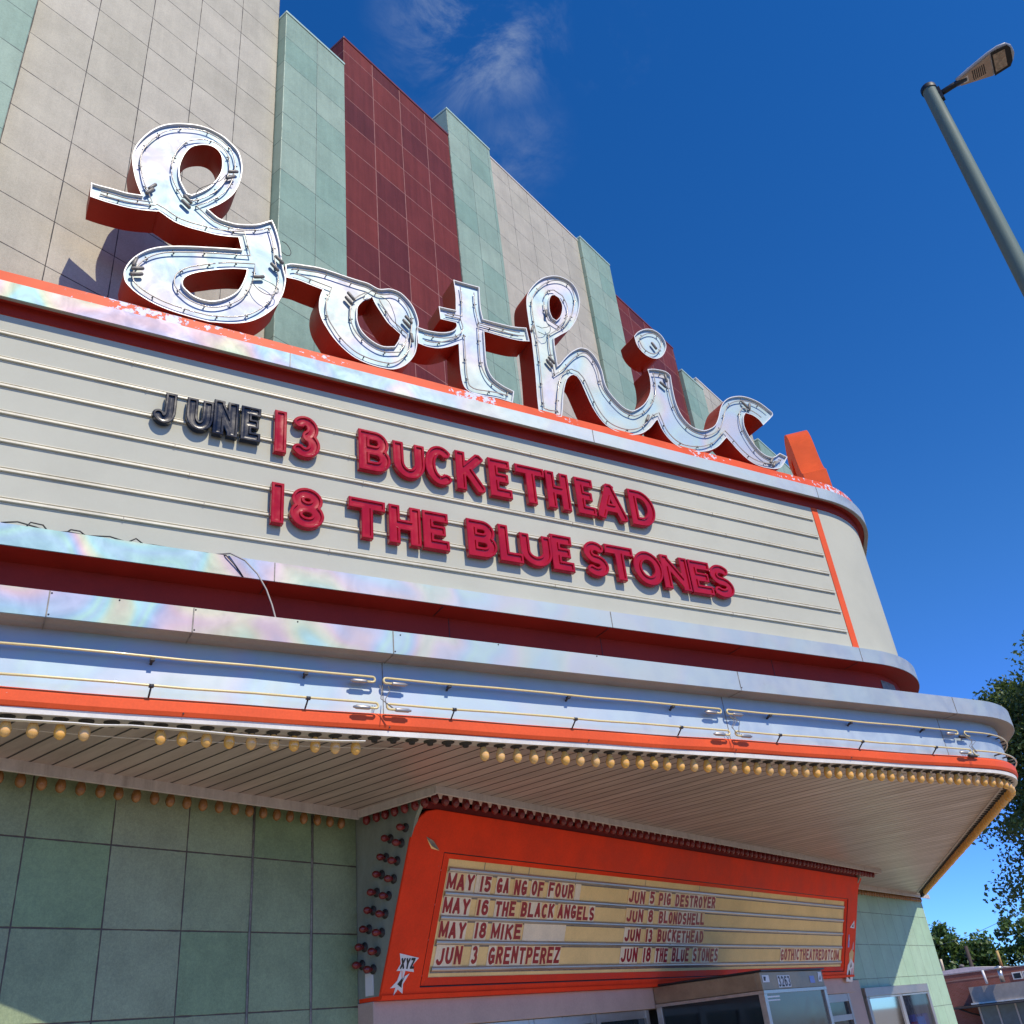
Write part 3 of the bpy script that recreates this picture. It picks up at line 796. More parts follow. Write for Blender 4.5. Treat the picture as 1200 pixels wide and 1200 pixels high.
for s in (1.75, 3.25, 4.95, 6.6, 8.3): mb.fbox(s - 0.003, s + 0.003, 6.37, 6.57, 3.2595, 3.2625)
for s in (3.4, 5.0, 7.2): mb.fbox(s - 0.002, s + 0.002, 6.5765, 6.581, 2.65, 3.26)
mb.build('panel_seam', M['support'], sg)
mb = MB()
for fr in (F, FR):
    mb = MB(); mb.fbox(8.43, 8.528, 6.470, 6.480, 3.449, 5.334, fr=fr)
    mb.build('orange_stripe', M['orange'], sg)
for i in range(7):
    z = 5.155 - 0.245 * i
    mb = MB()
    for fr in (F, FR):
        mb.fbox(-1.0, 8.40, 6.457, 6.479, z - 0.012, z + 0.008, fr=fr)
        mb.fbox(-1.0, 8.40, 6.469, 6.480, z + 0.022, z + 0.030, fr=fr)
        mb.fbox(-1.0, 8.40, 6.4745, 6.480, z - 0.024, z - 0.0185, fr=fr)
    mb.build('letter_rail', M['rail'], sg, bevel=0.003)
mb = MB()
for s in (0.6, 2.2, 4.4, 6.6):
    for i in range(7):
        z = 5.155 - 0.245 * i
        mb.fbox(s + 0.13 * i % 0.7, s + 0.13 * i % 0.7 + 0.006, 6.4555, 6.458, z - 0.02, z + 0.012)
mb.build('rail_joint', M['electrode'], sg)
# unpainted vent at the back of the nose
mb = MB()
A = PS.arc(6.574)
for i in range(6, 13):
    (xa, ya), (xb, yb) = A[i], A[i + 1]
    mb.quad((xa, ya, 2.75), (xb, yb, 2.75), (xb, yb, 3.20), (xa, ya, 3.20))
mb.build('vent_patch', M['electrode'], sg)
# wires on the ledge
for pts in ([(-0.1, 3.46), (0.0, 3.49), (0.12, 3.475), (0.2, 3.45), (0.32, 3.47), (0.45, 3.455), (0.6, 3.475), (0.75, 3.452), (0.9, 3.47), (1.1, 3.452), (1.3, 3.456)], [(0.05, 3.45), (0.08, 3.505), (0.16, 3.50), (0.2, 3.452)], [(0.3, 3.45), (0.34, 3.49), (0.4, 3.485), (0.44, 3.452)], [(0.72, 3.452), (0.78, 3.50), (0.84, 3.46)]):
    mb = MB(); mb.tube([F(s, 6.40 + 0.012 * math.sin(9 * s), z) for s, z in pts], 0.0055, 6); mb.build('loose_wire', M['black_wire'], sg)
mb = MB()
cp = [(1.36, 6.42, 3.47), (1.45, 6.33, 3.45), (1.55, 6.28, 3.38), (1.64, 6.24, 3.26), (1.70, 6.20, 3.12), (1.735, 6.16, 2.98), (1.75, 6.10, 2.84), (1.752, 5.95, 2.70), (1.75, 5.9, 2.655)]
mb.tube([F(*p) for p in cp], 0.0065, 6)
tag(mb.build('hanging_cable', M['wire'], None, origin=F(*cp[-1])), 'pale cable hanging from the ledge across the dark red cove', 'cable')
mb = MB()
cp = [(1.35, 6.42, 3.46), (1.42, 6.335, 3.43), (1.50, 6.335, 3.35), (1.56, 6.345, 3.272)]
mb.tube([F(*p) for p in cp], 0.005, 6); mb.build('loose_wire', M['black_wire'], sg)
# ================================================================ SCRIPT SIGN
DATA = {"c_only": [[6.855, 6.037], [6.971, 6.088], [7.076, 6.183], [7.16, 6.316], [7.212, 6.427], [7.288, 6.554], [7.393, 6.659], [7.52, 6.732], [7.673, 6.782], [7.831, 6.79], [7.994, 6.755], [8.152, 6.662], [8.137, 6.597], [7.914, 6.392], [7.87, 6.46], [7.776, 6.507], [7.657, 6.513], [7.603, 6.435], [7.572, 6.314], [7.581, 6.218], [7.622, 6.105], [7.693, 5.992], [7.792, 5.92], [7.928, 5.916], [8.068, 6.01], [8.191, 5.981], [8.037, 5.801], [7.917, 5.74], [7.804, 5.721], [7.667, 5.716], [7.54, 5.74], [7.438, 5.792], [7.333, 5.884], [7.268, 5.962], [7.207, 6.027], [7.136, 5.956], [7.02, 5.847], [6.884, 5.762], [6.771, 5.715]], "wires": [[[1.515, 6.38], [1.509, 6.319], [1.555, 6.244], [1.625, 6.201], [1.694, 6.21], [1.745, 6.258], [1.748, 6.305], [1.689, 6.365], [1.566, 6.405]], [[1.77, 6.969], [1.817, 6.926], [1.856, 6.83], [1.843, 6.775], [1.811, 6.781], [1.765, 6.83]], [[4.649, 6.883], [4.7, 6.845], [4.775, 6.884], [4.818, 6.941]], [[4.659, 6.8], [4.731, 6.762], [4.794, 6.815], [4.82, 6.902], [4.799, 6.958]], [[0.938, 7.23], [0.959, 7.291], [1.023, 7.361], [1.138, 7.482], [1.185, 7.584], [1.225, 7.671]], [[2.787, 6.627], [2.866, 6.57], [2.917, 6.403], [2.935, 6.269], [3.001, 6.18], [3.047, 6.182]], [[2.706, 6.597], [2.648, 6.511], [2.591, 6.491], [2.603, 6.545], [2.696, 6.658], [2.765, 6.662]]], "script": [["g", [[0.056, 6.988], [0.098, 6.982], [0.243, 6.993], [0.352, 6.997], [0.476, 7.025], [0.418, 7.167], [0.381, 7.298], [0.356, 7.425], [0.352, 7.533], [0.368, 7.652], [0.418, 7.801], [0.489, 7.945], [0.573, 8.058], [0.666, 8.137], [0.763, 8.191], [0.867, 8.233], [0.965, 8.249], [1.057, 8.239], [1.15, 8.205], [1.237, 8.138], [1.306, 8.055], [1.339, 7.947], [1.355, 7.831], [1.348, 7.692], [1.324, 7.546], [1.285, 7.422], [1.235, 7.326], [1.17, 7.232], [1.106, 7.154], [1.065, 7.111], [1.164, 7.039], [1.268, 7.03], [1.355, 7.042], [1.485, 7.094], [1.56, 7.14], [1.672, 7.24], [1.705, 7.164], [1.736, 7.056], [1.762, 6.941], [1.774, 6.833], [1.787, 6.728], [1.806, 6.626], [1.828, 6.526], [1.824, 6.423], [1.805, 6.304], [1.769, 6.195], [1.769, 6.181], [1.703, 6.065], [1.621, 5.96], [1.524, 5.871], [1.427, 5.815], [1.323, 5.776], [1.204, 5.747], [1.153, 5.737], [1.035, 5.736], [0.902, 5.742], [0.802, 5.754], [0.709, 5.775], [0.631, 5.804], [0.552, 5.844], [0.488, 5.894], [0.449, 5.943], [0.43, 6.011], [0.43, 6.076], [0.453, 6.164], [0.496, 6.257], [0.557, 6.344], [0.628, 6.414], [0.709, 6.469], [0.817, 6.521], [0.974, 6.583], [1.202, 6.661], [1.398, 6.723], [1.363, 6.869], [1.278, 6.839], [1.152, 6.81], [1.026, 6.802], [0.902, 6.797], [0.777, 6.816], [0.65, 6.882], [0.618, 6.876], [0.494, 6.837], [0.379, 6.813], [0.264, 6.804], [0.172, 6.803], [0.069, 6.81]], [[[0.773, 7.496], [0.774, 7.601], [0.798, 7.734], [0.841, 7.857], [0.897, 7.932], [0.982, 7.988], [1.053, 7.998], [1.109, 7.966], [1.145, 7.901], [1.157, 7.812], [1.156, 7.703], [1.131, 7.597], [1.093, 7.492], [1.046, 7.404], [0.991, 7.329], [0.943, 7.273], [0.904, 7.233], [0.866, 7.233], [0.826, 7.304], [0.79, 7.388]], [[1.234, 6.398], [1.341, 6.448], [1.459, 6.487], [1.457, 6.439], [1.44, 6.35], [1.411, 6.246], [1.373, 6.164], [1.31, 6.087], [1.24, 6.026], [1.161, 5.984], [1.082, 5.976], [1.009, 5.993], [0.959, 6.029], [0.933, 6.051], [0.912, 6.09], [0.917, 6.158], [0.96, 6.22], [1.036, 6.284], [1.154, 6.354]]]], ["o", [[1.819, 6.697], [1.889, 6.738], [2.027, 6.769], [2.12, 6.787], [2.229, 6.794], [2.439, 6.784], [2.563, 6.781], [2.665, 6.781], [2.745, 6.754], [2.79, 6.748], [2.837, 6.766], [2.908, 6.796], [3.002, 6.792], [3.072, 6.748], [3.139, 6.67], [3.182, 6.569], [3.205, 6.448], [3.195, 6.359], [3.179, 6.24], [3.171, 6.126], [3.142, 6.007], [3.079, 5.892], [2.996, 5.799], [2.904, 5.742], [2.804, 5.724], [2.696, 5.723], [2.588, 5.738], [2.482, 5.775], [2.377, 5.852], [2.293, 5.942], [2.23, 6.04], [2.188, 6.118], [2.163, 6.204], [2.155, 6.296], [2.165, 6.409], [2.192, 6.51], [2.058, 6.526], [1.952, 6.541], [1.829, 6.531]], [[[2.544, 6.326], [2.551, 6.413], [2.591, 6.491], [2.649, 6.554], [2.706, 6.6], [2.738, 6.523], [2.793, 6.43], [2.858, 6.326], [2.935, 6.262], [2.996, 6.213], [2.97, 6.126], [2.927, 6.039], [2.813, 6.002], [2.725, 6.017], [2.638, 6.069], [2.574, 6.145], [2.545, 6.244]]]], ["t", [[3.184, 6.379], [3.302, 6.374], [3.46, 6.399], [3.587, 6.464], [3.643, 6.542], [3.64, 6.593], [3.46, 6.581], [3.451, 6.755], [3.534, 6.76], [3.652, 6.775], [3.665, 7.001], [3.656, 7.215], [3.746, 7.215], [3.976, 7.228], [3.967, 7.052], [3.965, 6.896], [3.979, 6.764], [4.15, 6.771], [4.351, 6.787], [4.526, 6.829], [4.543, 6.638], [4.397, 6.602], [4.196, 6.59], [3.975, 6.59], [3.966, 6.359], [3.962, 6.184], [3.974, 6.075], [4.02, 5.976], [4.123, 5.909], [4.259, 5.868], [4.225, 5.71], [4.041, 5.717], [3.817, 5.69], [3.722, 5.71], [3.666, 5.761], [3.645, 5.863], [3.641, 6.041], [3.65, 6.312], [3.534, 6.231], [3.409, 6.17], [3.289, 6.151], [3.185, 6.163]], []], ["hic", [[4.569, 6.847], [4.567, 7.019], [4.571, 7.196], [4.599, 7.344], [4.67, 7.481], [4.775, 7.627], [4.892, 7.74], [5.037, 7.819], [5.159, 7.836], [5.274, 7.794], [5.334, 7.697], [5.348, 7.548], [5.314, 7.384], [5.239, 7.192], [5.121, 7.006], [5.004, 6.899], [4.882, 6.79], [4.872, 6.655], [4.873, 6.533], [4.872, 6.404], [4.917, 6.453], [4.995, 6.557], [5.099, 6.675], [5.23, 6.775], [5.334, 6.787], [5.411, 6.721], [5.466, 6.613], [5.49, 6.496], [5.494, 6.359], [5.52, 6.26], [5.589, 6.16], [5.689, 6.068], [5.773, 6.044], [5.843, 6.057], [5.995, 6.176], [6.103, 6.321], [6.165, 6.464], [6.188, 6.629], [6.181, 6.755], [6.301, 6.796], [6.465, 6.81], [6.532, 6.765], [6.521, 6.632], [6.514, 6.502], [6.517, 6.345], [6.558, 6.185], [6.643, 6.076], [6.746, 6.037], [6.862, 6.045], [6.975, 6.101], [7.076, 6.183], [7.16, 6.316], [7.212, 6.427], [7.288, 6.554], [7.393, 6.659], [7.52, 6.732], [7.673, 6.782], [7.831, 6.79], [7.994, 6.755], [8.152, 6.662], [8.137, 6.597], [7.914, 6.392], [7.87, 6.46], [7.776, 6.507], [7.657, 6.513], [7.603, 6.435], [7.572, 6.314], [7.581, 6.218], [7.622, 6.105], [7.693, 5.992], [7.792, 5.92], [7.928, 5.916], [8.068, 6.01], [8.191, 5.981], [8.037, 5.801], [7.917, 5.74], [7.804, 5.721], [7.667, 5.716], [7.54, 5.74], [7.438, 5.792], [7.333, 5.884], [7.268, 5.962], [7.207, 6.027], [7.136, 5.956], [7.02, 5.847], [6.885, 5.764], [6.762, 5.714], [6.614, 5.681], [6.503, 5.672], [6.45, 5.677], [6.337, 5.72], [6.248, 5.801], [6.194, 5.898], [6.165, 6.011], [6.137, 5.988], [6.035, 5.867], [5.908, 5.761], [5.809, 5.713], [5.7, 5.679], [5.556, 5.679], [5.421, 5.719], [5.324, 5.808], [5.249, 5.946], [5.194, 6.121], [5.148, 6.271], [5.108, 6.326], [5.066, 6.333], [5.019, 6.299], [4.967, 6.232], [4.915, 6.099], [4.875, 5.942], [4.846, 5.792], [4.821, 5.69], [4.769, 5.68], [4.661, 5.665], [4.534, 5.692], [4.54, 5.89], [4.558, 6.182], [4.57, 6.481], [4.575, 6.733]], [[[4.899, 7.365], [4.941, 7.461], [4.989, 7.49], [5.045, 7.466], [5.073, 7.38], [5.06, 7.276], [5.014, 7.162], [4.953, 7.087], [4.906, 7.107], [4.884, 7.196]]]], ["dot", [[6.083, 7.234], [6.158, 7.327], [6.291, 7.421], [6.429, 7.451], [6.534, 7.4], [6.577, 7.298], [6.56, 7.19], [6.475, 7.053], [6.372, 6.974], [6.257, 6.962], [6.156, 7.012], [6.096, 7.105]], []]], "el": [[0.559, 7.173, 1.0], [0.541, 7.102, 1.0], [1.267, 7.73, 0.46], [1.245, 7.638, 0.69], [0.876, 7.15, -0.75], [0.864, 7.082, -0.71], [1.758, 6.728, -0.71], [1.717, 6.614, -0.75], [1.574, 6.432, 0.39], [0.532, 6.122, 0.38], [0.531, 6.056, 0.38], [0.503, 6.193, 1.37], [2.481, 6.527, -0.85], [2.458, 6.462, -0.82], [3.093, 6.437, -0.84], [3.067, 6.378, -0.81], [3.117, 6.205, -1.46], [4.825, 7.143, -1.72], [4.603, 6.843, 1.22], [4.798, 6.448, -0.81], [4.764, 6.4, -0.87], [6.367, 7.169, -0.97], [6.437, 6.688, -1.51], [6.37, 6.572, -0.63], [6.017, 5.993, 1.12], [7.677, 6.641, -0.76], [7.752, 6.633, -1.87], [7.877, 5.852, 0.92], [7.907, 5.805, 0.96]], "up": [["J", 0.782, 0.965], ["U", 1.048, 1.26], ["N", 1.264, 1.465], ["E", 1.492, 1.656], ["1", 1.778, 1.897], ["3", 1.924, 2.178], ["B", 2.537, 2.837], ["U", 2.87, 3.18], ["C", 3.189, 3.479], ["K", 3.504, 3.801], ["E", 3.86, 4.098], ["T", 4.162, 4.493], ["H", 4.508, 4.775], ["E", 4.856, 5.076], ["A", 5.104, 5.465], ["D", 5.528, 5.854]], "lo": [["1", 1.772, 1.879], ["8", 1.929, 2.215], ["T", 2.437, 2.765], ["H", 2.803, 3.101], ["E", 3.126, 3.376], ["B", 3.567, 3.865], ["L", 3.893, 4.137], ["U", 4.123, 4.462], ["E", 4.465, 4.704], ["S", 4.833, 5.113], ["T", 5.099, 5.44], ["O", 5.43, 5.794], ["N", 5.793, 6.137], ["E", 6.159, 6.439], ["S", 6.43, 6.737]], "rb": [[0, 0, "MAY", 6.537, 6.919], [0, 0, "15", 6.986, 7.16], [0, 0, "GA", 7.23, 7.432], [0, 0, "NG", 7.498, 7.715], [0, 0, "OF", 7.77, 7.983], [0, 0, "FOUR", 8.048, 8.506], [0, 1, "MAY", 6.542, 6.912], [0, 1, "16", 6.996, 7.18], [0, 1, "THE", 7.262, 7.58], [0, 1, "BLACK", 7.654, 8.21], [0, 1, "ANGELS", 8.262, 8.939], [0, 2, "MAY", 6.547, 6.912], [0, 2, "18", 7.019, 7.201], [0, 2, "MIKE", 7.263, 7.73], [0, 3, "JUN", 6.56, 6.919], [0, 3, "3", 7.031, 7.132], [0, 3, "GRENTPEREZ", 7.272, 8.417], [1, 0, "JUN", 9.563, 9.933], [1, 0, "5", 10.019, 10.145], [1, 0, "PIG", 10.224, 10.525], [1, 0, "DESTROYER", 10.618, 11.659], [1, 1, "JUN", 9.562, 9.938], [1, 1, "8", 10.032, 10.157], [1, 1, "BLONDSHELL", 10.274, 11.403], [1, 2, "JUN", 9.572, 9.925], [1, 2, "13", 10.027, 10.189], [1, 2, "BUCKETHEAD", 10.286, 11.426], [1, 3, "JUN", 9.547, 9.913], [1, 3, "18", 10.014, 10.202], [1, 3, "THE", 10.288, 10.583], [1, 3, "BLUE", 10.673, 11.1], [1, 3, "STONES", 11.186, 11.861], [1, 3, "GOTHICTHEATREDOTCOM", 13.772, 16.013]]}
def smooth_loop(pts, sub=3, corner=math.radians(42)):
    n = len(pts); P = [Vector((p[0], p[1])) for p in pts]
    isC = []
    for i in range(n):
        a = P[i] - P[i - 1]; b = P[(i + 1) % n] - P[i]
        if a.length < 1e-6 or b.length < 1e-6: isC.append(False); continue
        isC.append(abs(a.angle_signed(b, 0)) > corner)
    outp = []
    for i in range(n):
        p0, p1, p2, p3 = P[i - 1], P[i], P[(i + 1) % n], P[(i + 2) % n]
        if isC[i]: p0 = p1 - (p2 - p1)
        if isC[(i + 1) % n]: p3 = p2 + (p2 - p1)
        for k in range(sub):
            t = k / sub
            q = 0.5 * ((2 * p1) + (p2 - p0) * t + (2 * p0 - 5 * p1 + 4 * p2 - p3) * t * t + (3 * p1 - p0 - 3 * p2 + p3) * t ** 3)
            outp.append(q)
    return outp
def area(l):
    return 0.5 * sum(l[i - 1].x * l[i].y - l[i].x * l[i - 1].y for i in range(len(l)))
def offset_loop(l, d):
    """offset to the left of the travel direction"""
    n = len(l); o = []
    for i in range(n):
        a = (l[i] - l[i - 1]); b = (l[(i + 1) % n] - l[i])
        if a.length < 1e-7: a = b
        if b.length < 1e-7: b = a
        a = a.normalized(); b = b.normalized()
        na = Vector((-a.y, a.x)); nb = Vector((-b.y, b.x))
        m = na + nb
        if m.length < 1e-4: m = na
        m.normalize()
        k = max(0.45, m.dot(na))
        o.append(l[i] + m * (d / k))
    return o
def seg_dist(p, l):
    best = 9
    for i in range(len(l)):
        a, b = l[i - 1], l[i]
        ab = b - a
        t = max(0, min(1, (p - a).dot(ab) / max(1e-9, ab.length_squared)))
        best = min(best, (p - a - ab * t).length)
    return best
M['rim_white'] = paint('white enamel rim', (0.74, 0.73, 0.70), 0.35, var=0.05, bump=0)
def script_letter(name, loops, fr, fmap, cf, depth, parent, tube=True, red='sign_red', face='sign_face'):
    """channel letter: enamelled sides, raised rim, polished face, glass tubes along the edges"""
    LS = [smooth_loop(l) for l in loops]
    for i, l in enumerate(LS):                 # outer counter-clockwise, holes clockwise: inside is on the left
        a = area(l)
        if (i == 0) != (a > 0): LS[i] = list(reversed(l))
    rim = 0.010
    IN = [offset_loop(l, rim) for l in LS]
    P = lambda q, c: fr(*fmap(q), c)
    fr3 = lambda q, c: fr(fmap(q)[0], c, fmap(q)[1])
    body = MB(); fc = MB()
    for l, il in zip(LS, IN):
        n = len(l)
        vs = [fr3(q, cf) for q in l] + [fr3(q, cf + depth) for q in l]
        body.add(vs, [(i, (i + 1) % n, n + (i + 1) % n, n + i) for i in range(n)], 0, False)
        vs = [fr3(q, cf) for q in l] + [fr3(q, cf) for q in il] + [fr3(q, cf + 0.030) for q in il]
        fc.add(vs, [(i, (i + 1) % n, n + (i + 1) % n, n + i) for i in range(n)] + [(n + i, n + (i + 1) % n, 2 * n + (i + 1) % n, 2 * n + i) for i in range(n)], 1)
    tri = poly_fill(LS)
    flat = [q for l in LS for q in l]
    body.add([fr3(q, cf + depth) for q in flat], tri, 0)
    flat = [q for l in IN for q in l]
    fc.add([fr3(q, cf + 0.030) for q in flat], poly_fill(IN), 0)
    b = body.build(name, M[red], parent)
    me = b.data
    f = fc.build('letter_face', [M[face], M['rim_white']], parent); f.parent = b
    if not tube: return b
    tb = MB(); sups = []
    for l in LS:
        d = 0.072
        o = offset_loop(l, d)
        runs = []; cur = []
        for q in o:
            ok = min(seg_dist(q, k) for k in LS) > d * 0.80
            if ok: cur.append(q)
            else:
                if len(cur) > 3: runs.append(cur)
                cur = []
        if len(cur) > 3:
            if runs and min(seg_dist(o[0], k) for k in LS) > d * 0.8: runs[0] = cur + runs[0]
            else: runs.append(cur)
        for r in runs:
            # thin out and drop fold-backs
            rr = [r[0]]
            for q in r[1:]:
                if (q - rr[-1]).length > 0.012: rr.append(q)
            if len(rr) < 4: continue
            tb.tube([fr3(q, cf + 0.001) for q in rr], 0.0065, 7)
            acc = 0.1
            for a, c_ in zip(rr[:-1], rr[1:]):
                acc += (c_ - a).length
                if acc > 0.25:
                    acc = 0
                    sp = MB(); sups.append(sp)
                    dv = (c_ - a).normalized(); nn = Vector((-dv.y, dv.x))
                    sp.tube([fr3(c_, cf + 0.030), fr3(c_, cf + 0.006)], 0.0045, 6)
                    sp.tube([fr3(c_ - nn * 0.022, cf + 0.002), fr3(c_ + nn * 0.012, cf + 0.008)], 0.006, 6)
                    sp.tube([fr3(c_ - nn * 0.045, cf + 0.040), fr3(c_ + nn * 0.004, cf + 0.036)], 0.003, 5)
    if tb.v:
        o = tb.build('neon_tube', M['neon_clear'], parent); o.parent = b
        for sp in sups:
            o = sp.build('tube_support', M['support'], parent); o.parent = b
    return b
scr = empty('script_sign', F(4.0, 6.5, 5.72), 'large lower case script sign in polished metal with deep red sides on the crown', 'sign')
CF = 6.40
parts = {}
for nm, o_, hs_ in DATA['script']:
    parts[nm] = script_letter('script_letter' if nm != 'dot' else 'letter_dot', [o_] + hs_, F, lambda q: (q[0], q[1]), CF, 0.285, scr)
def nearest(s, z):
    if z > 6.9 and s > 5.9: return parts['dot']
    for nm, hi in (('g', 1.83), ('o', 3.19), ('t', 4.53)):
        if s < hi: return parts[nm]
    return parts['hic']
grp = {}
for s, z, a in DATA['el']:
    grp.setdefault(nearest(s, z).name, []).append((s, z, a))
for k, lst in grp.items():
    for s, z, a in lst:
        mb = MB()
        d = (T * math.cos(a) + Vector((0, 0, math.sin(a)))).normalized()
        p = F(s, CF - 0.005, z)
        mb.lathe(p - d * 0.055, d, [(0, 0.0), (0, 0.012), (0.01, 0.0165), (0.1, 0.0165), (0.11, 0.008), (0.111, 0.0)], 9)
        o = mb.build('electrode', M['electrode'], scr); o.parent = bpy.data.objects[k]
for i, w in enumerate(DATA['wires']):
    pw = smooth_loop([Vector(q) for q in w] + [Vector(w[-1])], 4)[:-8]
    mb = MB(); mb.tube([F(q.x, CF - 0.02 - 0.03 * math.sin(PI * j / len(pw)), q.y) for j, q in enumerate(pw)], 0.0035, 5)
    o = mb.build('lead_wire', M['black_wire'], scr); o.parent = nearest(w[0][0], w[0][1])
mb = MB()
for s, z0, z1 in ((6.33, 6.7, 7.1),):
    mb.tube([F(s, CF + 0.25, z0), F(s, CF + 0.25, z1)], 0.016, 6)
mb.build('sign_post', M['sign_red'], scr)
# the end letter of the sign on the other face, seen from behind
other = empty('script_letter', FR(8.9, 6.8, 5.72), 'orange backed script letter seen edge on behind the crown at the nose', 'sign')
cl = DATA['c_only']
M['letter_orange'] = peel('worn orange letter side', (0.72, 0.10, 0.02), (0.42, 0.36, 0.32), 0.80)
script_letter('letter_body', [cl], FR, lambda q: (9.22 - (q[0] - 6.95), 5.72 + (q[1] - 5.72) * 1.52), 6.70, 0.30, other, red='letter_orange')
bv = bpy.data.objects['letter_body'].modifiers.new('bevel', 'BEVEL'); bv.width = 0.03; bv.segments = 3; bv.limit_method = 'ANGLE'; bv.angle_limit = math.radians(50)

# ================================================================ LETTERS (stroke font -> distance field -> bevelled mesh)
# strokes in a unit box; 'l' straight with square ends, 'c' polyline curve
def arc(cx, cy, rx, ry, a0, a1, n=16):
    return [(cx + rx * math.cos(math.radians(a0 + (a1 - a0) * i / n)), cy + ry * math.sin(math.radians(a0 + (a1 - a0) * i / n))) for i in range(n + 1)]
GL = {
 'A': [('l', (0, 0), (0.5, 1)), ('l', (0.5, 1), (1, 0)), ('l', (0.2, 0.27), (0.8, 0.27))],
 'B': [('l', (0, 0), (0, 1)), ('c', [(0, 1), (0.55, 1)] + arc(0.55, 0.76, 0.37, 0.24, 90, -90) + [(0, 0.52)]), ('c', [(0, 0.52), (0.55, 0.52)] + arc(0.55, 0.26, 0.45, 0.26, 90, -90) + [(0, 0)])],
 'C': [('c', arc(0.55, 0.5, 0.55, 0.5, 48, 312, 26))],
 'D': [('l', (0, 0), (0, 1)), ('c', [(0, 1), (0.35, 1)] + arc(0.35, 0.5, 0.65, 0.5, 90, -90, 22) + [(0, 0)])],
 'E': [('l', (0, 0), (0, 1)), ('l', (0, 1), (1, 1)), ('l', (0, 0), (1, 0)), ('l', (0, 0.51), (0.8, 0.51))],
 'F': [('l', (0, 0), (0, 1)), ('l', (0, 1), (1, 1)), ('l', (0, 0.52), (0.8, 0.52))],
 'G': [('c', arc(0.5, 0.5, 0.5, 0.5, 45, 330, 26)), ('l', (1, 0.12), (1, 0.46)), ('l', (0.6, 0.46), (1, 0.46))],
 'H': [('l', (0, 0), (0, 1)), ('l', (1, 0), (1, 1)), ('l', (0, 0.5), (1, 0.5))],
 'I': [('l', (0.5, 0), (0.5, 1))],
 'J': [('c', [(1, 1), (1, 0.32)] + arc(0.52, 0.32, 0.48, 0.32, 0, -160, 14))],
 'K': [('l', (0, 0), (0, 1)), ('l', (0.02, 0.42), (0.95, 1)), ('l', (0.32, 0.6), (1, 0))],
 'L': [('l', (0, 0), (0, 1)), ('l', (0, 0), (1, 0))],
 'M': [('l', (0, 0), (0, 1)), ('l', (1, 0), (1, 1)), ('l', (0, 1), (0.5, 0.1)), ('l', (0.5, 0.1), (1, 1))],
 'N': [('l', (0, 0), (0, 1)), ('l', (1, 0), (1, 1)), ('l', (0, 1), (1, 0))],
 'O': [('c', arc(0.5, 0.5, 0.5, 0.5, 0, 360, 32))],
 'P': [('l', (0, 0), (0, 1)), ('c', [(0, 1), (0.55, 1)] + arc(0.55, 0.73, 0.45, 0.27, 90, -90) + [(0, 0.46)])],
 'R': [('l', (0, 0), (0, 1)), ('c', [(0, 1), (0.55, 1)] + arc(0.55, 0.74, 0.42, 0.26, 90, -90) + [(0, 0.48)]), ('l', (0.5, 0.48), (1, 0))],
 'S': [('c', arc(0.5, 0.745, 0.46, 0.255, 35, 270, 16) + arc(0.5, 0.245, 0.5, 0.245, 90, -145, 18)[1:])],
 'T': [('l', (0, 1), (1, 1)), ('l', (0.5, 0), (0.5, 1))],
 'U': [('c', [(0, 1), (0, 0.38)] + arc(0.5, 0.38, 0.5, 0.38, 180, 360, 18) + [(1, 1)])],
 'X': [('l', (0, 0), (1, 1)), ('l', (0, 1), (1, 0))],
 'Y': [('l', (0, 1), (0.5, 0.46)), ('l', (1, 1), (0.5, 0.46)), ('l', (0.5, 0), (0.5, 0.5))],
 'Z': [('l', (0, 1), (1, 1)), ('l', (0, 0), (1, 0)), ('l', (0, 0), (1, 1))],
 '1': [('l', (0.5, 0), (0.5, 1))],
 '2': [('c', arc(0.5, 0.7, 0.46, 0.3, 160, -20, 16) + [(0.8, 0.45), (0, 0)]), ('l', (0, 0), (1, 0))],
 '3': [('c', arc(0.46, 0.76, 0.44, 0.24, 150, -80, 16)), ('c', arc(0.48, 0.26, 0.52, 0.26, 85, -150, 18))],
 '5': [('l', (0.08, 1), (0.95, 1)), ('l', (0.08, 0.55), (0.08, 1)), ('c', arc(0.46, 0.32, 0.54, 0.32, 130, -145, 20))],
 '6': [('c', arc(0.5, 0.3, 0.5, 0.3, 0, 360, 24)), ('c', [(0, 0.3), (0.02, 0.62)] + arc(0.54, 0.66, 0.50, 0.34, 175, 40, 12))],
 '8': [('c', arc(0.5, 0.765, 0.43, 0.235, 0, 360, 24)), ('c', arc(0.5, 0.265, 0.5, 0.265, 0, 360, 26))],
}
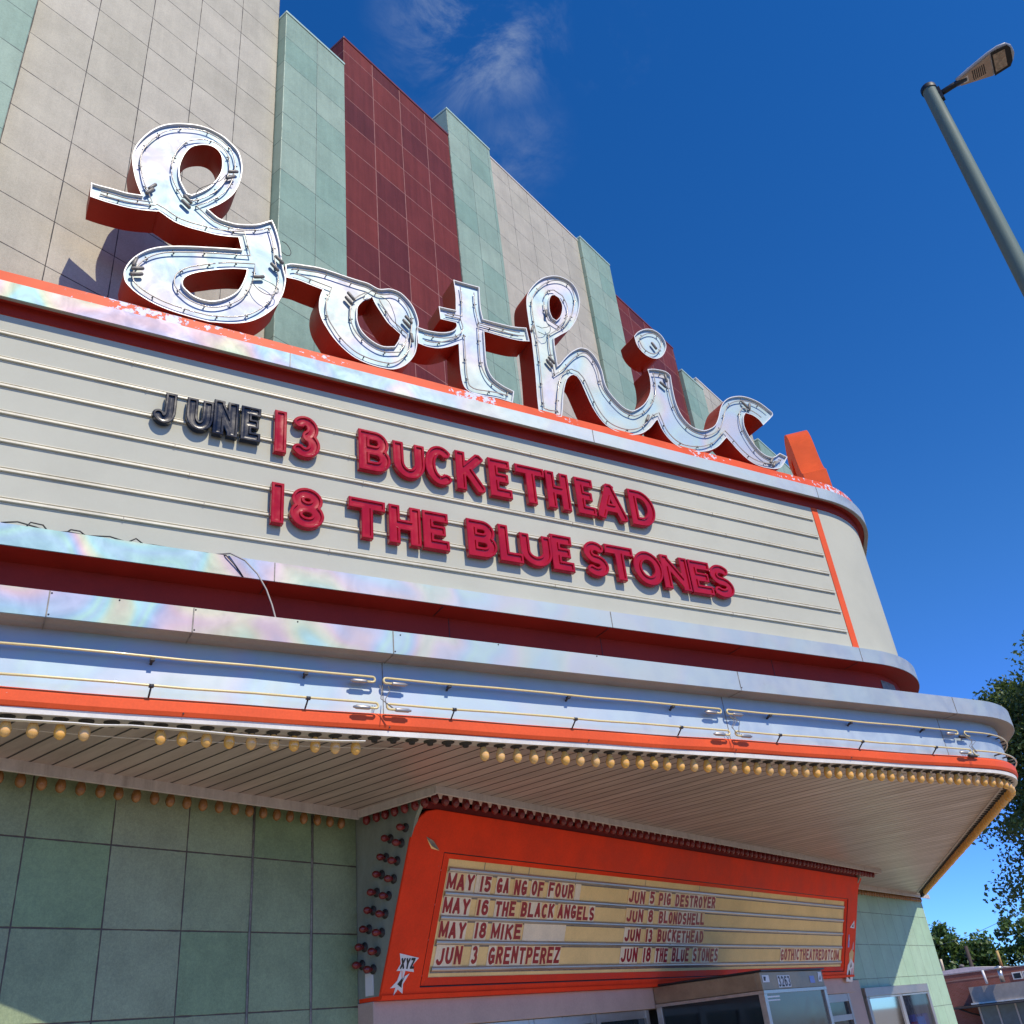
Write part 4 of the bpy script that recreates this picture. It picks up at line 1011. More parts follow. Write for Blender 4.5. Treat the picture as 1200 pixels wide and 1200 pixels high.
def sd_field(strokes, w, h, t, X, Y):
    """signed distance of the union of strokes (negative inside); strokes fill a w x h box"""
    D = np.full(X.shape, 9.0)
    mp_ = lambda p: np.array([t / 2 + p[0] * (w - t), t / 2 + p[1] * (h - t)])
    def seg(a, b, sq):
        d = b - a; L_ = np.hypot(*d); d = d / max(L_, 1e-9)
        px, py = X - a[0], Y - a[1]
        u = px * d[0] + py * d[1]; v = np.abs(-px * d[1] + py * d[0])
        if sq:
            e0 = np.abs(u - L_ / 2) - (L_ / 2 + t / 2); e1 = v - t / 2
            return np.where((e0 > 0) & (e1 > 0), np.hypot(e0, e1), np.maximum(e0, e1))
        uc = np.clip(u, 0, L_)
        return np.hypot(u - uc, v) - t / 2
    for s in strokes:
        if s[0] == 'l':
            D = np.minimum(D, seg(mp_(s[1]), mp_(s[2]), True))
        else:
            P = [mp_(p) for p in s[1]]
            C_ = np.full(X.shape, 9.0)
            P = [P[0]] + [P[i] for i in range(1, len(P)) if np.hypot(*(P[i] - P[i - 1])) > 1e-6]
            opened = np.hypot(*(P[0] - P[-1])) > 1e-3
            for i in range(len(P) - 1):
                q = seg(P[i], P[i + 1], False)
                for e, f, on in ((P[0], P[1], i == 0), (P[-1], P[-2], i == len(P) - 2)):
                    if opened and on:
                        d = (e - f) / max(1e-9, np.hypot(*(e - f)))
                        q = np.maximum(q, (X - e[0]) * d[0] + (Y - e[1]) * d[1] - t * 0.05)
                C_ = np.minimum(C_, q)
            D = np.minimum(D, C_)
    box = np.maximum(np.maximum(-X, X - w), np.maximum(-Y, Y - h))
    return np.maximum(D, box)
def contours(D, xs, ys, lev):
    """marching squares -> closed loops"""
    segs = {}
    nx, ny = len(xs), len(ys)
    V_ = D - lev
    V_ = np.where(np.abs(V_) < 1e-9, 1e-9, V_)
    def ed(k):
        (i0, j0), (i1, j1) = k
        a, b = V_[j0, i0], V_[j1, i1]; f = a / (a - b)
        return (xs[i0] + (xs[i1] - xs[i0]) * f, ys[j0] + (ys[j1] - ys[j0]) * f)
    S = V_ < 0
    idx = np.argwhere((S[:-1, :-1].astype(int) + S[1:, :-1] + S[:-1, 1:] + S[1:, 1:]) % 4 != 0)
    for j, i in idx:
        c = [(i, j), (i + 1, j), (i + 1, j + 1), (i, j + 1)]
        ins = [bool(S[q[1], q[0]]) for q in c]
        cr = []
        for k in range(4):
            a, b = c[k], c[(k + 1) % 4]
            if ins[k] != ins[(k + 1) % 4]:
                cr.append((tuple(sorted((a, b))), ins[k]))
        st = [k for k, s in cr if s]; en = [k for k, s in cr if not s]
        # walk with the inside on the left: leaves through an in->out edge, enters through out->in
        if len(st) == 1: segs[en[0]] = segs.get(en[0], []) + [st[0]]
        elif len(st) == 2:
            order = [k for k, _ in cr]
            for k in en:
                q = order[(order.index(k) + 1) % 4]
                segs[k] = segs.get(k, []) + [q]
    loops = []
    while segs:
        k0 = next(iter(segs)); k = k0; lp = []
        while True:
            nx_ = segs.get(k)
            if not nx_: break
            q = nx_.pop()
            if not nx_: del segs[k]
            lp.append(ed(k)); k = q
            if k == k0: break
        if len(lp) > 5: loops.append(lp)
    return loops
def simplify(l, tol):
    """drop near-collinear points of a closed loop"""
    P = list(l)
    ch = True
    while ch and len(P) > 8:
        ch = False
        o = []; i = 0; n = len(P)
        skip = False
        for i in range(n):
            if skip: skip = False; o.append(P[i]); continue
            a, b, c = P[i - 1], P[i], P[(i + 1) % n]
            dx, dy = c[0] - a[0], c[1] - a[1]; L_ = math.hypot(dx, dy)
            d = abs((b[0] - a[0]) * dy - (b[1] - a[1]) * dx) / max(L_, 1e-9)
            if d < tol and L_ < 0.12: ch = True; skip = True; continue
            o.append(b)
        P = o
    return P
def glyph(ch, w, h, t, levels, heights, res):
    pad = t * 0.25
    nx = int((w + 2 * pad) / res) + 2; ny = int((h + 2 * pad) / res) + 2
    xs = np.linspace(-pad, w + pad, nx); ys = np.linspace(-pad, h + pad, ny)
    X, Y = np.meshgrid(xs, ys)
    D = sd_field(GL[ch], w, h, t, X, Y)
    vs = []; es = []; hv = []
    outer = []
    for li, lv in enumerate(levels):
        for lp in contours(D, xs, ys, -lv + 1e-7):
            lp = simplify(lp, res * 0.06)
            b = len(vs); n = len(lp)
            vs += [Vector(p) for p in lp]; hv += [heights[li]] * n
            es += [(b + i, b + (i + 1) % n) for i in range(n)]
            if li == 0: outer.append((b, n))
    V2, E2, F2, ov, oe, of = delaunay_2d_cdt(vs, es, [], 0, 1e-6)
    def dist(p):
        return float(sd_field(GL[ch], w, h, t, np.array([[p[0]]]), np.array([[p[1]]]))[0, 0])
    H_ = []
    for i, p in enumerate(V2):
        o = ov[i]
        if o: H_.append(hv[o[0]])
        else: H_.append(float(np.interp(-dist(p), levels, heights)))
    cx = np.array([[sum(V2[k][0] for k in f) / len(f) for f in F2]]); cy = np.array([[sum(V2[k][1] for k in f) / len(f) for f in F2]])
    dd = sd_field(GL[ch], w, h, t, cx, cy)[0]
    F_ = [tuple(f) for f, d in zip(F2, dd) if d < -1e-5]
    loops = [[tuple(vs[b + i]) for i in range(n)] for b, n in outer]
    return [(p[0], p[1], q) for p, q in zip(V2, H_)], F_, loops
CACHE = {}
def sign_letter(name, ch, w, h, t, fmap, mat, parent=None, relief=True, thick=0.052, **kw):
    key = (ch, round(w, 3), round(h, 3), relief)
    if key not in CACHE:
        if relief:
            CACHE[key] = glyph(ch, w, h, t, [0.0, 0.06 * t, 0.22 * t, 0.27 * t, 0.44 * t], [thick * 0.90, thick * 1.0, thick * 1.0, thick * 0.74, thick * 0.72], t / 11)
        else:
            CACHE[key] = glyph(ch, w, h, t, [0.0], [thick], t / 7)
    vs, fs, loops = CACHE[key]
    mb = MB()
    mb.add([fmap(x, y, z) for x, y, z in vs], fs, 0)
    z0 = thick * 0.90 if relief else thick
    for l in loops:
        n = len(l)
        mb.add([fmap(x, y, z0) for x, y in l] + [fmap(x, y, 0.0) for x, y in l], [(i, (i + 1) % n, n + (i + 1) % n, n + i) for i in range(n)], 0)
    return mb.build(name, mat, parent, **kw)
ORD = ['first', 'second', 'third', 'fourth', 'fifth', 'sixth', 'seventh', 'eighth', 'ninth', 'tenth', 'eleventh', 'twelfth', 'thirteenth', 'fourteenth', 'fifteenth', 'sixteenth', 'seventeenth', 'eighteenth', 'nineteenth']
def spell(c):
    return {'1': 'figure 1', '3': 'figure 3', '5': 'figure 5', '6': 'figure 6', '8': 'figure 8'}.get(c, 'letter ' + c)
def board_letters(row, zt, zb, words, where):
    k = 0
    for wname, ln, black in words:
        for i in range(ln):
            ch, s0, s1 = row[k]; k += 1
            b, tp_ = (zb, zt)
            if black: tp_ = 4.925; b = 4.575
            h = tp_ - b
            w = (s1 - s0) * 1.02; s0 -= (s1 - s0) * 0.01
            t = 0.105 if not black else 0.090
            if ch == '1': w = t
            tl = random.uniform(-0.006, 0.006)
            cB = 6.456 + random.uniform(-0.001, 0.001)
            fm = lambda x, y, z, s0=s0, b=b, cB=cB, tl=tl: F(s0 + x - y * tl, cB - z, b + y + x * tl)
            col = 'glossy black' if black else 'glossy red'
            lab = '%s %s, %s in %s on the big board' % (col, spell(ch), ORD[i], wname)
            sign_letter('letter' if ch.isalpha() else 'digit', ch, w, h, t, fm, M['black_plastic' if black else 'red_plastic'], None, True, 0.052,
                        label=lab, cat='letter' if ch.isalpha() else 'digit', group='plastic letters on the big board', origin=F(s0 + w / 2, 6.45, b))
board_letters(DATA['up'], 4.957, 4.520, [('the month word', 4, True), ('the upper red number', 2, False), ('the long upper word', 10, False)], 'upper')
board_letters(DATA['lo'], 4.217, 3.829, [('the lower red number', 2, False), ('the three letter word', 3, False), ('the lower row middle word', 4, False), ('the last lower row word', 6, False)], 'lower')

# ================================================================ TILTED READERBOARD CABINET
cab = empty('readerboard_cabinet', (11.28, 6.2, 0.43), 'red framed yellowed readerboard cabinet leaning out over the entrance doors', 'readerboard')
RN_ = Vector((0, -1.343, -0.48)).normalized()
def RP(x, v, o=0.0):
    return Vector((x, 5.61 + 0.48 * v, 1.80 - 1.343 * v)) + RN_ * o
def plate(mb, loops, o0, o1, m=0, back=False):
    flat = [q for l in loops for q in l]
    mb.add([RP(q[0], q[1], o1) for q in flat], poly_fill([[Vector(q) for q in l] for l in loops]), m)
    for l in loops:
        n = len(l)
        mb.add([RP(q[0], q[1], o0) for q in l] + [RP(q[0], q[1], o1) for q in l], [(i, (i + 1) % n, n + (i + 1) % n, n + i) for i in range(n)], m)
X0, X1 = 5.955, 16.62
mb = MB()
outer = [(X0, 1.0), (X0, 0.14), (X0 + 0.02, 0.07), (X0 + 0.06, 0.01), (X0 + 0.13, -0.03), (X0 + 0.25, -0.05), (X1 + 0.13, -0.05), (X1 + 0.10, -0.02), (X1 + 0.04, 0.03), (X1 + 0.01, 0.08), (X1, 0.14), (X1, 1.0)]
plate(mb, [outer, [(6.40, 0.192), (16.20, 0.192), (16.20, 0.960), (6.40, 0.960)]], -0.02, 0.0)
mb.build('cabinet_frame', M['frame_red'], cab, bevel=0.006)
mb = MB()
ii = [(6.40, 0.192), (16.20, 0.192), (16.20, 0.960), (6.40, 0.960)]; jj = [(6.515, 0.229), (16.122, 0.229), (16.122, 0.912), (6.515, 0.912)]
kk = [(6.415, 0.199), (16.19, 0.199), (16.19, 0.952), (6.415, 0.952)]
for a, b, oa, ob in ((ii, kk, -0.021, -0.03), (kk, jj, -0.012, -0.035)):
    for i in range(4):
        mb.quad(RP(*a[i], oa), RP(*a[(i + 1) % 4], oa), RP(*b[(i + 1) % 4], ob), RP(*b[i], ob))
mb.build('inner_frame', M['frame_red'], cab)
mb = MB()
for i in range(4):
    a, b = ii[i], ii[(i + 1) % 4]
    mb.tube([RP(*a, -0.014), RP(*b, -0.014)], 0.008, 6)
mb.build('frame_gasket', M['black'], cab)
mb = MB()
mb.add([RP(6.5, 0.22, -0.04), RP(16.14, 0.22, -0.04), RP(16.14, 0.92, -0.04), RP(6.5, 0.92, -0.04)], [(0, 1, 2, 3)])
mb.build('sign_panel', M['panel_cream'], cab)
mb = MB()
for x in (7.02, 7.42, 7.7, 8.5, 9.9, 11.2, 12.7, 14.2, 15.3):
    mb.add([RP(x, 0.23, -0.0385), RP(x + 0.008, 0.23, -0.0385), RP(x + 0.008, 0.285, -0.0385), RP(x, 0.285, -0.0385)], [(0, 1, 2, 3)])
mb.build('panel_seam', M['electrode'], cab)
RV = (0.291, 0.433, 0.573, 0.714, 0.866)
for v in RV:
    mb = MB()
    for k in range(6):
        a0, a1 = PI * k / 6, PI * (k + 1) / 6
        for (oo, vv) in [(0, 0)]:
            pa = (v - 0.016 * math.cos(a0), -0.038 + 0.022 * math.sin(a0)); pb = (v - 0.016 * math.cos(a1), -0.038 + 0.022 * math.sin(a1))
            mb.quad(RP(6.53, pa[0], pa[1]), RP(16.10, pa[0], pa[1]), RP(16.10, pb[0], pb[1]), RP(6.53, pb[0], pb[1]))
    mb.quad(RP(6.53, v + 0.016, -0.036), RP(16.10, v + 0.016, -0.036), RP(16.10, v + 0.024, -0.036), RP(6.53, v + 0.024, -0.036), 1)
    mb.build('panel_rail', [M['alu'], M['electrode']], cab)
mb = MB()
sd = [(6.36, 1.93), (6.36, 0.432), (6.10, 0.45), (5.62, 1.78), (5.56, 1.86), (5.51, 1.93)]
mb.add([(5.958, y, z) for y, z in sd] + [(6.0, y, z) for y, z in sd], [tuple(range(6)), tuple(range(11, 5, -1))] + [(i, (i + 1) % 6, 6 + (i + 1) % 6, 6 + i) for i in range(6)])
M['cab_side'] = paint('grey green cabinet side', (0.24, 0.27, 0.22), 0.5, dirt=0.5, dirtcol=(0.12, 0.12, 0.1), stretch=(4, 4, 0.8))
mb.build('cabinet_side', M['cab_side'], cab); mb = MB()
mb.add([(16.57, y, z) for y, z in sd] + [(16.61, y, z) for y, z in sd], [tuple(range(6)), tuple(range(11, 5, -1))] + [(i, (i + 1) % 6, 6 + (i + 1) % 6, 6 + i) for i in range(6)])
M['cab_side'] = paint('grey green cabinet side', (0.24, 0.27, 0.22), 0.5, dirt=0.5, dirtcol=(0.12, 0.12, 0.1), stretch=(4, 4, 0.8))
mb.build('cabinet_side', M['cab_side'], cab)
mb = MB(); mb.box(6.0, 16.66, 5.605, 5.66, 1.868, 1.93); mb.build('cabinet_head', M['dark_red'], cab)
mb = MB(); mb.hexa([(5.957, 6.085, 0.432), (16.615, 6.085, 0.432), (16.615, 6.34, 0.432), (5.957, 6.34, 0.432), (5.957, 6.072, 0.462), (16.615, 6.072, 0.462), (16.615, 6.34, 0.462), (5.957, 6.34, 0.462)]); mb.build('cabinet_sill', M['frame_red'], cab)
mb = MB()
for x in np.arange(6.6, 16.2, 0.62):
    for v in (0.205, 0.945): mb.lathe(RP(float(x), v, -0.028), RN_, [(0, 0.008), (0.006, 0.006), (0.008, 0)], 8)
for v in (0.3, 0.5, 0.7, 0.9):
    mb.lathe(RP(6.425, v, -0.024), RN_, [(0, 0.008), (0.006, 0.006), (0.008, 0)], 8)
mb.build('rivet', M['white'], cab)
mb = MB()
mb.add([RP(6.13, 0.115, 0.004), RP(6.22, 0.135, 0.02), RP(6.33, 0.185, 0.004), RP(6.22, 0.165, 0.006)], [(0, 1, 2, 3)], 0)
mb.add([RP(6.14, 0.125, 0.005), RP(6.22, 0.168, 0.012), RP(6.33, 0.188, 0.006), RP(6.22, 0.18, 0.005)], [(0, 1, 2, 3)], 1)
mb.build('torn_patch', [M['electrode'], M['panel_cream']], cab)
# red bulbs
p0 = Vector((5.897, 5.325, 1.946))
red_spots = [p0 + Vector((0.1315 * k, 0, 0)) for k in range(0, 82)]
side_spots = [Vector((5.897, 5.325 + 0.118 * k, 1.944)) for k in range(1, 8)]
proto_r = make_bulb('light_bulb', M['bulb_red'], red_spots[0], cab)
side = [(5.733, 1.715), (5.921, 1.659), (5.79, 1.599), (5.98, 1.515), (5.848, 1.463), (6.037, 1.385), (5.896, 1.326), (6.105, 1.252), (5.963, 1.202), (6.151, 1.116), (6.009, 1.068), (6.207, 0.977), (6.055, 0.93), (6.263, 0.846), (6.111, 0.794), (6.297, 0.714), (6.166, 0.666)]
nred = 100 - len(side) - len(side_spots)
for p in red_spots[1:nred] + side_spots: put(proto_r, p, cab, 0.05)
bulb_run('light_bulb_run', red_spots[nred:], cab, M['bulb_red'])
proto_s = make_bulb('light_bulb', M['bulb_red'], (5.955, side[0][0], side[0][1]), cab, down=Vector((-1, 0, 0)), size=0.86)
for y, z in side[1:]: 
    c = copy_tree(proto_s, cab); c.location = Vector((5.955, y, z)) - wloc(cab)
# letter plates
RVB = [(0.307, 0.417), (0.449, 0.557), (0.589, 0.698), (0.730, 0.850)]
cnt = {}
for (side_, row, word, xa, xb) in DATA['rb']:
    n = len(word)
    v0, v1 = RVB[row]
    ht = (v1 - v0) * 1.426
    nar = [0.55 if c in '1I' else 1.0 for c in word]
    tot = sum(nar); adv = (xb - xa) / tot
    key = (side_, row)
    cnt[key] = cnt.get(key, 0) + 1
    x = xa
    for i, c in enumerate(word):
        cw = adv * nar[i]
        jit = random.uniform(-0.004, 0.004)
        pl = MB()
        plx0, plx1 = x - 0.002, x + cw - 0.004
        pl.hexa([RP(plx0, v1 + 0.004, -0.0375), RP(plx1, v1 + 0.004, -0.0375), RP(plx1, v1 + 0.004, -0.034), RP(plx0, v1 + 0.004, -0.034), RP(plx0, v0 - 0.004, -0.0375), RP(plx1, v0 - 0.004, -0.0375), RP(plx1, v0 - 0.004, -0.034), RP(plx0, v0 - 0.004, -0.034)])
        colname = 'left' if side_ == 0 else 'right'
        wn_ = word
        if word == 'GOTHICTHEATREDOTCOM': grpname = 'the web address at lower right'
        elif word.isdigit(): grpname = 'the day number'
        else: grpname = '%s word' % ORD[cnt[key] - 1]
        if word == 'GOTHICTHEATREDOTCOM':
            lab = 'small red letter %s, %s plate of the web address at lower right' % (c, ORD[i])
        else:
            lab = 'small red %s, %s plate of %s, %s row of the %s column' % (spell(c).replace('letter ', 'letter '), ORD[i], ('the ' + grpname) if not grpname.startswith('the') else grpname, ORD[row], colname)
        pm = M['tile_plate'] if random.random() < 0.6 else M['tile_plate_b']
        po = pl.build('letter_plate', pm, None, label=lab, cat='letter plate', group='letter plates on the readerboard', origin=RP(x + cw / 2, v1, -0.036))
        t = 0.030
        gw = cw * 0.80 if c not in '1I' else t
        if c == 'M': gw = cw * 0.92
        gx = x + (cw - gw) / 2
        vb = v1 - 0.008 + jit
        sh = 0.0
        fm = lambda a, b, z, gx=gx, vb=vb: RP(gx + a, vb - b / 1.426, -0.034 + z)
        sign_letter('printed_letter', c, gw, ht - 0.02, t if c != 'M' else 0.026, fm, M['tile_red'], po, False, 0.0022)
        x += cw
# blank milky plates
for (xa, xb, row) in ((7.75, 8.45, 2), (6.93, 6.98, 0), (8.52, 8.62, 0)):
    v0, v1 = RVB[row]
    pl = MB(); pl.hexa([RP(xa, v1, -0.0375), RP(xb, v1, -0.0375), RP(xb, v1, -0.034), RP(xa, v1, -0.034), RP(xa, v0, -0.0375), RP(xb, v0, -0.0375), RP(xb, v0, -0.034), RP(xa, v0, -0.034)])
    pl.build('blank_plate', M['tile_plate'], cab)
# --- stickers
def flat_text(mb, text, org, ux, uy, h, cw, t, off, m=0, nrm=RN_):
    x = 0
    for c in text:
        if c != ' ':
            w = cw if c not in '1I' else t
            vs, fs, lp = glyph(c, w, h, t, [0.0], [0.0], t / 5)
            mb.add([org + ux * (x + a) + uy * b + nrm * off for a, b, _ in vs], fs, m)
        x += cw * 1.18
def sticker(name, pts, org, ux, uy, label, nrm, mats, text=None, th=None, extra=None):
    mb = MB()
    P_ = [Vector(p) for p in pts]
    mb.add([org + ux * p.x + uy * p.y + nrm * 0.002 for p in P_], poly_fill([P_]), 0)
    n = len(P_)
    mb.add([org + ux * p.x + uy * p.y + nrm * 0.002 for p in P_] + [org + ux * p.x + uy * p.y for p in P_], [(i, (i + 1) % n, n + (i + 1) % n, n + i) for i in range(n)], 0)
    if text:
        for tx, ox, oy, h, cw, t in text: flat_text(mb, tx, org + ux * ox + uy * oy, ux, uy, h, cw, t, 0.003, 1, nrm)
    if extra:
        for e, m in extra:
            E_ = [Vector(p) for p in e]
            mb.add([org + ux * p.x + uy * p.y + nrm * 0.0032 for p in E_], poly_fill([E_]), m)
    o = mb.build(name, mats, None, label=label, cat='sticker', group='stickers on the readerboard frame', origin=org)
    return o
UX = Vector((1, 0, 0)); UY = Vector((0, -0.48, 1.343)).normalized()
sticker('sticker', [(-0.12, 0.09), (0.12, 0.055), (0.06, 0.0), (0.09, -0.055), (-0.015, -0.045), (-0.03, -0.125), (-0.05, -0.045), (-0.12, -0.045), (-0.085, 0.01)], RP(6.20, 0.835, 0.001), UX, UY,
        'white spiky sticker with black capitals at the lower left of the red frame', RN_, [M['white'], M['black']], [('XYZ', -0.088, -0.03, 0.085, 0.05, 0.019)])
sticker('sticker', [(-0.01, 0.12), (0.012, 0.045), (0.095, 0.08), (0.04, 0.0), (0.055, -0.075), (-0.01, -0.04), (-0.05, -0.09), (-0.04, -0.025), (-0.10, -0.03), (-0.035, 0.025)], RP(6.145, 0.937, 0.001), UX, UY,
        'jagged white star sticker below the spiky capital sticker', RN_, [M['white'], M['black']], None, None,
        [([(-0.03, 0.0), (0.02, 0.05), (0.03, -0.03)], 1), ([(-0.01, -0.02), (0.05, 0.07), (0.02, 0.0)], 1)])
M['sticker_pink'] = paint('faded pink sticker', (0.62, 0.25, 0.28), 0.4); M['sticker_tan'] = paint('tan sticker', (0.62, 0.40, 0.16), 0.4); M['sticker_blue'] = paint('blue sticker', (0.20, 0.25, 0.55), 0.4)
sticker('sticker', [(-0.1, -0.04), (0.1, -0.05), (0.08, 0.07)], RP(16.43, 0.47, 0.001), UX, UY, 'small white triangle sticker high on the right frame post', RN_, [M['white'], M['black']], None, None, [([(-0.02, -0.025), (0.05, -0.03), (0.045, 0.02)], 1)])
sticker('sticker', [(-0.05, -0.1), (0.02, -0.09), (0.0, 0.09), (-0.04, 0.1)], RP(16.33, 0.64, 0.001), UX, UY, 'narrow torn sticker beside the panel edge on the right frame post', RN_, [M['sticker_blue'], M['white']], None, None, [([(-0.03, 0.0), (0.0, 0.01), (-0.01, 0.08)], 1)])
sticker('sticker', [(-0.03, -0.08), (0.05, -0.07), (0.03, 0.05), (0.0, 0.02)], RP(16.50, 0.68, 0.001), UX, UY, 'tiny pale pink sticker right of the narrow torn one', RN_, [M['sticker_pink'], M['white']])
sticker('sticker', [(-0.09, -0.1), (0.07, -0.1), (0.10, 0.05), (0.0, 0.11), (-0.1, 0.04)], RP(16.46, 0.80, 0.001), UX, UY, 'tan rounded sticker above the black and white sticker', RN_, [M['sticker_tan'], M['white']], None, None, [([(-0.05, -0.06), (0.0, -0.07), (-0.02, 0.0)], 1)])
sticker('sticker', [(-0.15, -0.16), (0.13, -0.17), (0.15, 0.1), (0.02, 0.17), (-0.12, 0.08)], RP(16.44, 0.95, 0.002), UX, UY, 'largest black and white sticker at the foot of the right frame post', RN_, [M['white'], M['black'], M['sticker_pink']], None, None,
        [([(-0.1, -0.1), (0.02, -0.14), (0.0, -0.02), (-0.06, 0.02)], 1), ([(0.04, -0.08), (0.11, -0.1), (0.1, 0.04), (0.05, 0.02)], 2), ([(-0.02, 0.04), (0.05, 0.06), (0.02, 0.13)], 1)])
mb = MB(); mb.box(5.950, 5.9575, 6.17, 6.26, 0.475, 0.64)
o = mb.build('sticker', [M['white']], None, label='blank pale rectangular sticker on the grey cabinet side under the red bulbs', cat='sticker', group='stickers on the readerboard frame', origin=(5.95, 6.2, 0.5))

# ================================================================ ENTRANCE BOOTH
bo = empty('entrance_booth', (11.2, 5.4, GZ), 'glazed entrance vestibule with stained metal header carrying a street number', 'vestibule')
BX0, BX1, BY0, BY1 = 10.36, 12.09, 4.81, 6.16
mb = MB()
mb.box(BX0, BX1, BY0, BY0 + 0.06, 0.255, 0.432); mb.box(BX0 + 0.003, BX0 + 0.06, BY0 + 0.06, BY1, 0.257, 0.430); mb.box(BX1 - 0.06, BX1 - 0.003, BY0 + 0.06, BY1, 0.257, 0.430)
mb.build('header', M['booth_header'], bo, bevel=0.006)
mb = MB(); mb.box(BX0 - 0.02, BX1 + 0.02, BY0 - 0.03, BY1, 0.434, 0.452); mb.build('booth_roof', M['black'], bo)
mb = MB()
mb.box(BX0 - 0.008, BX1 + 0.008, BY0 - 0.008, BY0 + 0.05, 0.222, 0.254); mb.box(BX0 - 0.006, BX0 + 0.05, BY0 + 0.052, BY1, 0.223, 0.253); mb.box(BX1 - 0.05, BX1 + 0.006, BY0 + 0.052, BY1, 0.223, 0.253)
mb.build('header_rail', M['alu'], bo)
for x, y in ((BX0 + 0.03, BY0 + 0.03), (BX1 - 0.03, BY0 + 0.03), (BX0 + 0.03, BY1 - 0.04), (BX1 - 0.03, BY1 - 0.04)):
    mb = MB(); mb.box(x - 0.035, x + 0.035, y - 0.035, y + 0.035, GZ, 0.222); mb.build('post', M['alu'], bo, bevel=0.004)
mb = MB(); mb.box(BX0 + 0.02, BX0 + 0.03, BY0 + 0.07, BY1 - 0.08, GZ + 0.1, 0.222); mb.build('pane', M['dark_glass'], bo)
mb = MB(); mb.box(BX1 - 0.03, BX1 - 0.02, BY0 + 0.07, BY1 - 0.08, GZ + 0.1, 0.222); mb.build('pane', M['dark_glass'], bo)
mb = MB(); mb.box(BX0 + 0.07, BX1 - 0.07, BY0 + 0.02, BY0 + 0.03, GZ + 0.1, 0.222); mb.build('pane', M['brown_glass'], bo)
mb = MB(); mb.quad((BX0 + 0.09, BY0 + 0.018, 0.150), (BX0 + 0.42, BY0 + 0.018, 0.150), (BX0 + 0.42, BY0 + 0.018, 0.163), (BX0 + 0.09, BY0 + 0.018, 0.163)); mb.quad((BX0 + 0.09, BY0 + 0.018, 0.182), (BX0 + 0.42, BY0 + 0.018, 0.182), (BX0 + 0.42, BY0 + 0.018, 0.198), (BX0 + 0.09, BY0 + 0.018, 0.198)); mb.build('notice_strip', M['white'], bo)
mb = MB()
for i, c in enumerate('3263'):
    x = BX0 + 0.42 + i * 0.085
    mb.add([(x - 0.008, BY0 - 0.003, 0.272), (x + 0.072, BY0 - 0.003, 0.272), (x + 0.072, BY0 - 0.003, 0.392), (x - 0.008, BY0 - 0.003, 0.392)], [(0, 1, 2, 3)], 0)
    flat_text(mb, c, Vector((x, BY0 - 0.003, 0.279)), Vector((1, 0, 0)), Vector((0, 0, 1)), 0.106, 0.062, 0.018, 0.002, 1, Vector((0, -1, 0)))
mb.build('house_number', [M['white'], M['black']], bo)
mb = MB()
mb.add([(BX0 + 0.03, BY0 - 0.003, 0.33), (BX0 + 0.20, BY0 - 0.003, 0.33), (BX0 + 0.20, BY0 - 0.003, 0.40), (BX0 + 0.03, BY0 - 0.003, 0.40)], [(0, 1, 2, 3)], 0)
mb.add([(BX0 + 0.06, BY0 - 0.005, 0.345), (BX0 + 0.1, BY0 - 0.005, 0.345), (BX0 + 0.12, BY0 - 0.005, 0.385), (BX0 + 0.06, BY0 - 0.005, 0.385)], [(0, 1, 2, 3)], 1)
mb.add([(BX1 - 0.17, BY0 - 0.003, 0.31), (BX1 - 0.06, BY0 - 0.003, 0.31), (BX1 - 0.04, BY0 - 0.003, 0.41), (BX1 - 0.14, BY0 - 0.003, 0.41)], [(0, 1, 2, 3)], 0)
mb.add([(BX1 - 0.14, BY0 - 0.005, 0.33), (BX1 - 0.1, BY0 - 0.005, 0.33), (BX1 - 0.08, BY0 - 0.005, 0.38)], [(0, 1, 2)], 1)
mb.add([(BX1 - 0.42, BY0 - 0.003, 0.30), (BX1 - 0.28, BY0 - 0.003, 0.30), (BX1 - 0.28, BY0 - 0.003, 0.375), (BX1 - 0.42, BY0 - 0.003, 0.375)], [(0, 1, 2, 3)], 2)
mb.build('door_decal', [M['white'], M['black'], M['sticker_blue']], bo)

# ================================================================ POSTER CASE
pc = empty('poster_case', (19.1, YF, -1.0), 'double aluminium poster case on the mint end wall half in sun', 'poster case')
mb = MB()
for a in ((17.42, 17.54), (19.10, 19.24), (20.76, 20.88)): mb.box(a[0], a[1], 6.26, 6.349, -1.3, 0.13)
mb.box(17.42, 20.88, 6.255, 6.349, 0.132, 0.27); mb.box(17.54, 20.76, 6.262, 6.349, -1.3, -1.2)
mb.build('case_frame', M['alu_grey'], pc, bevel=0.006)
mb = MB(); mb.box(17.56, 19.08, 6.259, 6.285, 0.10, 0.125); mb.box(19.26, 20.74, 6.259, 6.285, 0.10, 0.125); mb.build('case_rail', M['alu'], pc)
M['poster_bg'] = paint('faded poster paper', (0.30, 0.25, 0.24), 0.3, var=0.5, vscale=1.5, coat=0.5)
M['poster_a'] = paint('purple poster print', (0.22, 0.18, 0.42), 0.3, var=0.5, vscale=3, coat=0.5)
M['poster_r'] = paint('red poster print', (0.5, 0.06, 0.08), 0.3, coat=0.5); M['poster_b'] = paint('blue poster print', (0.12, 0.35, 0.75), 0.3, coat=0.5)
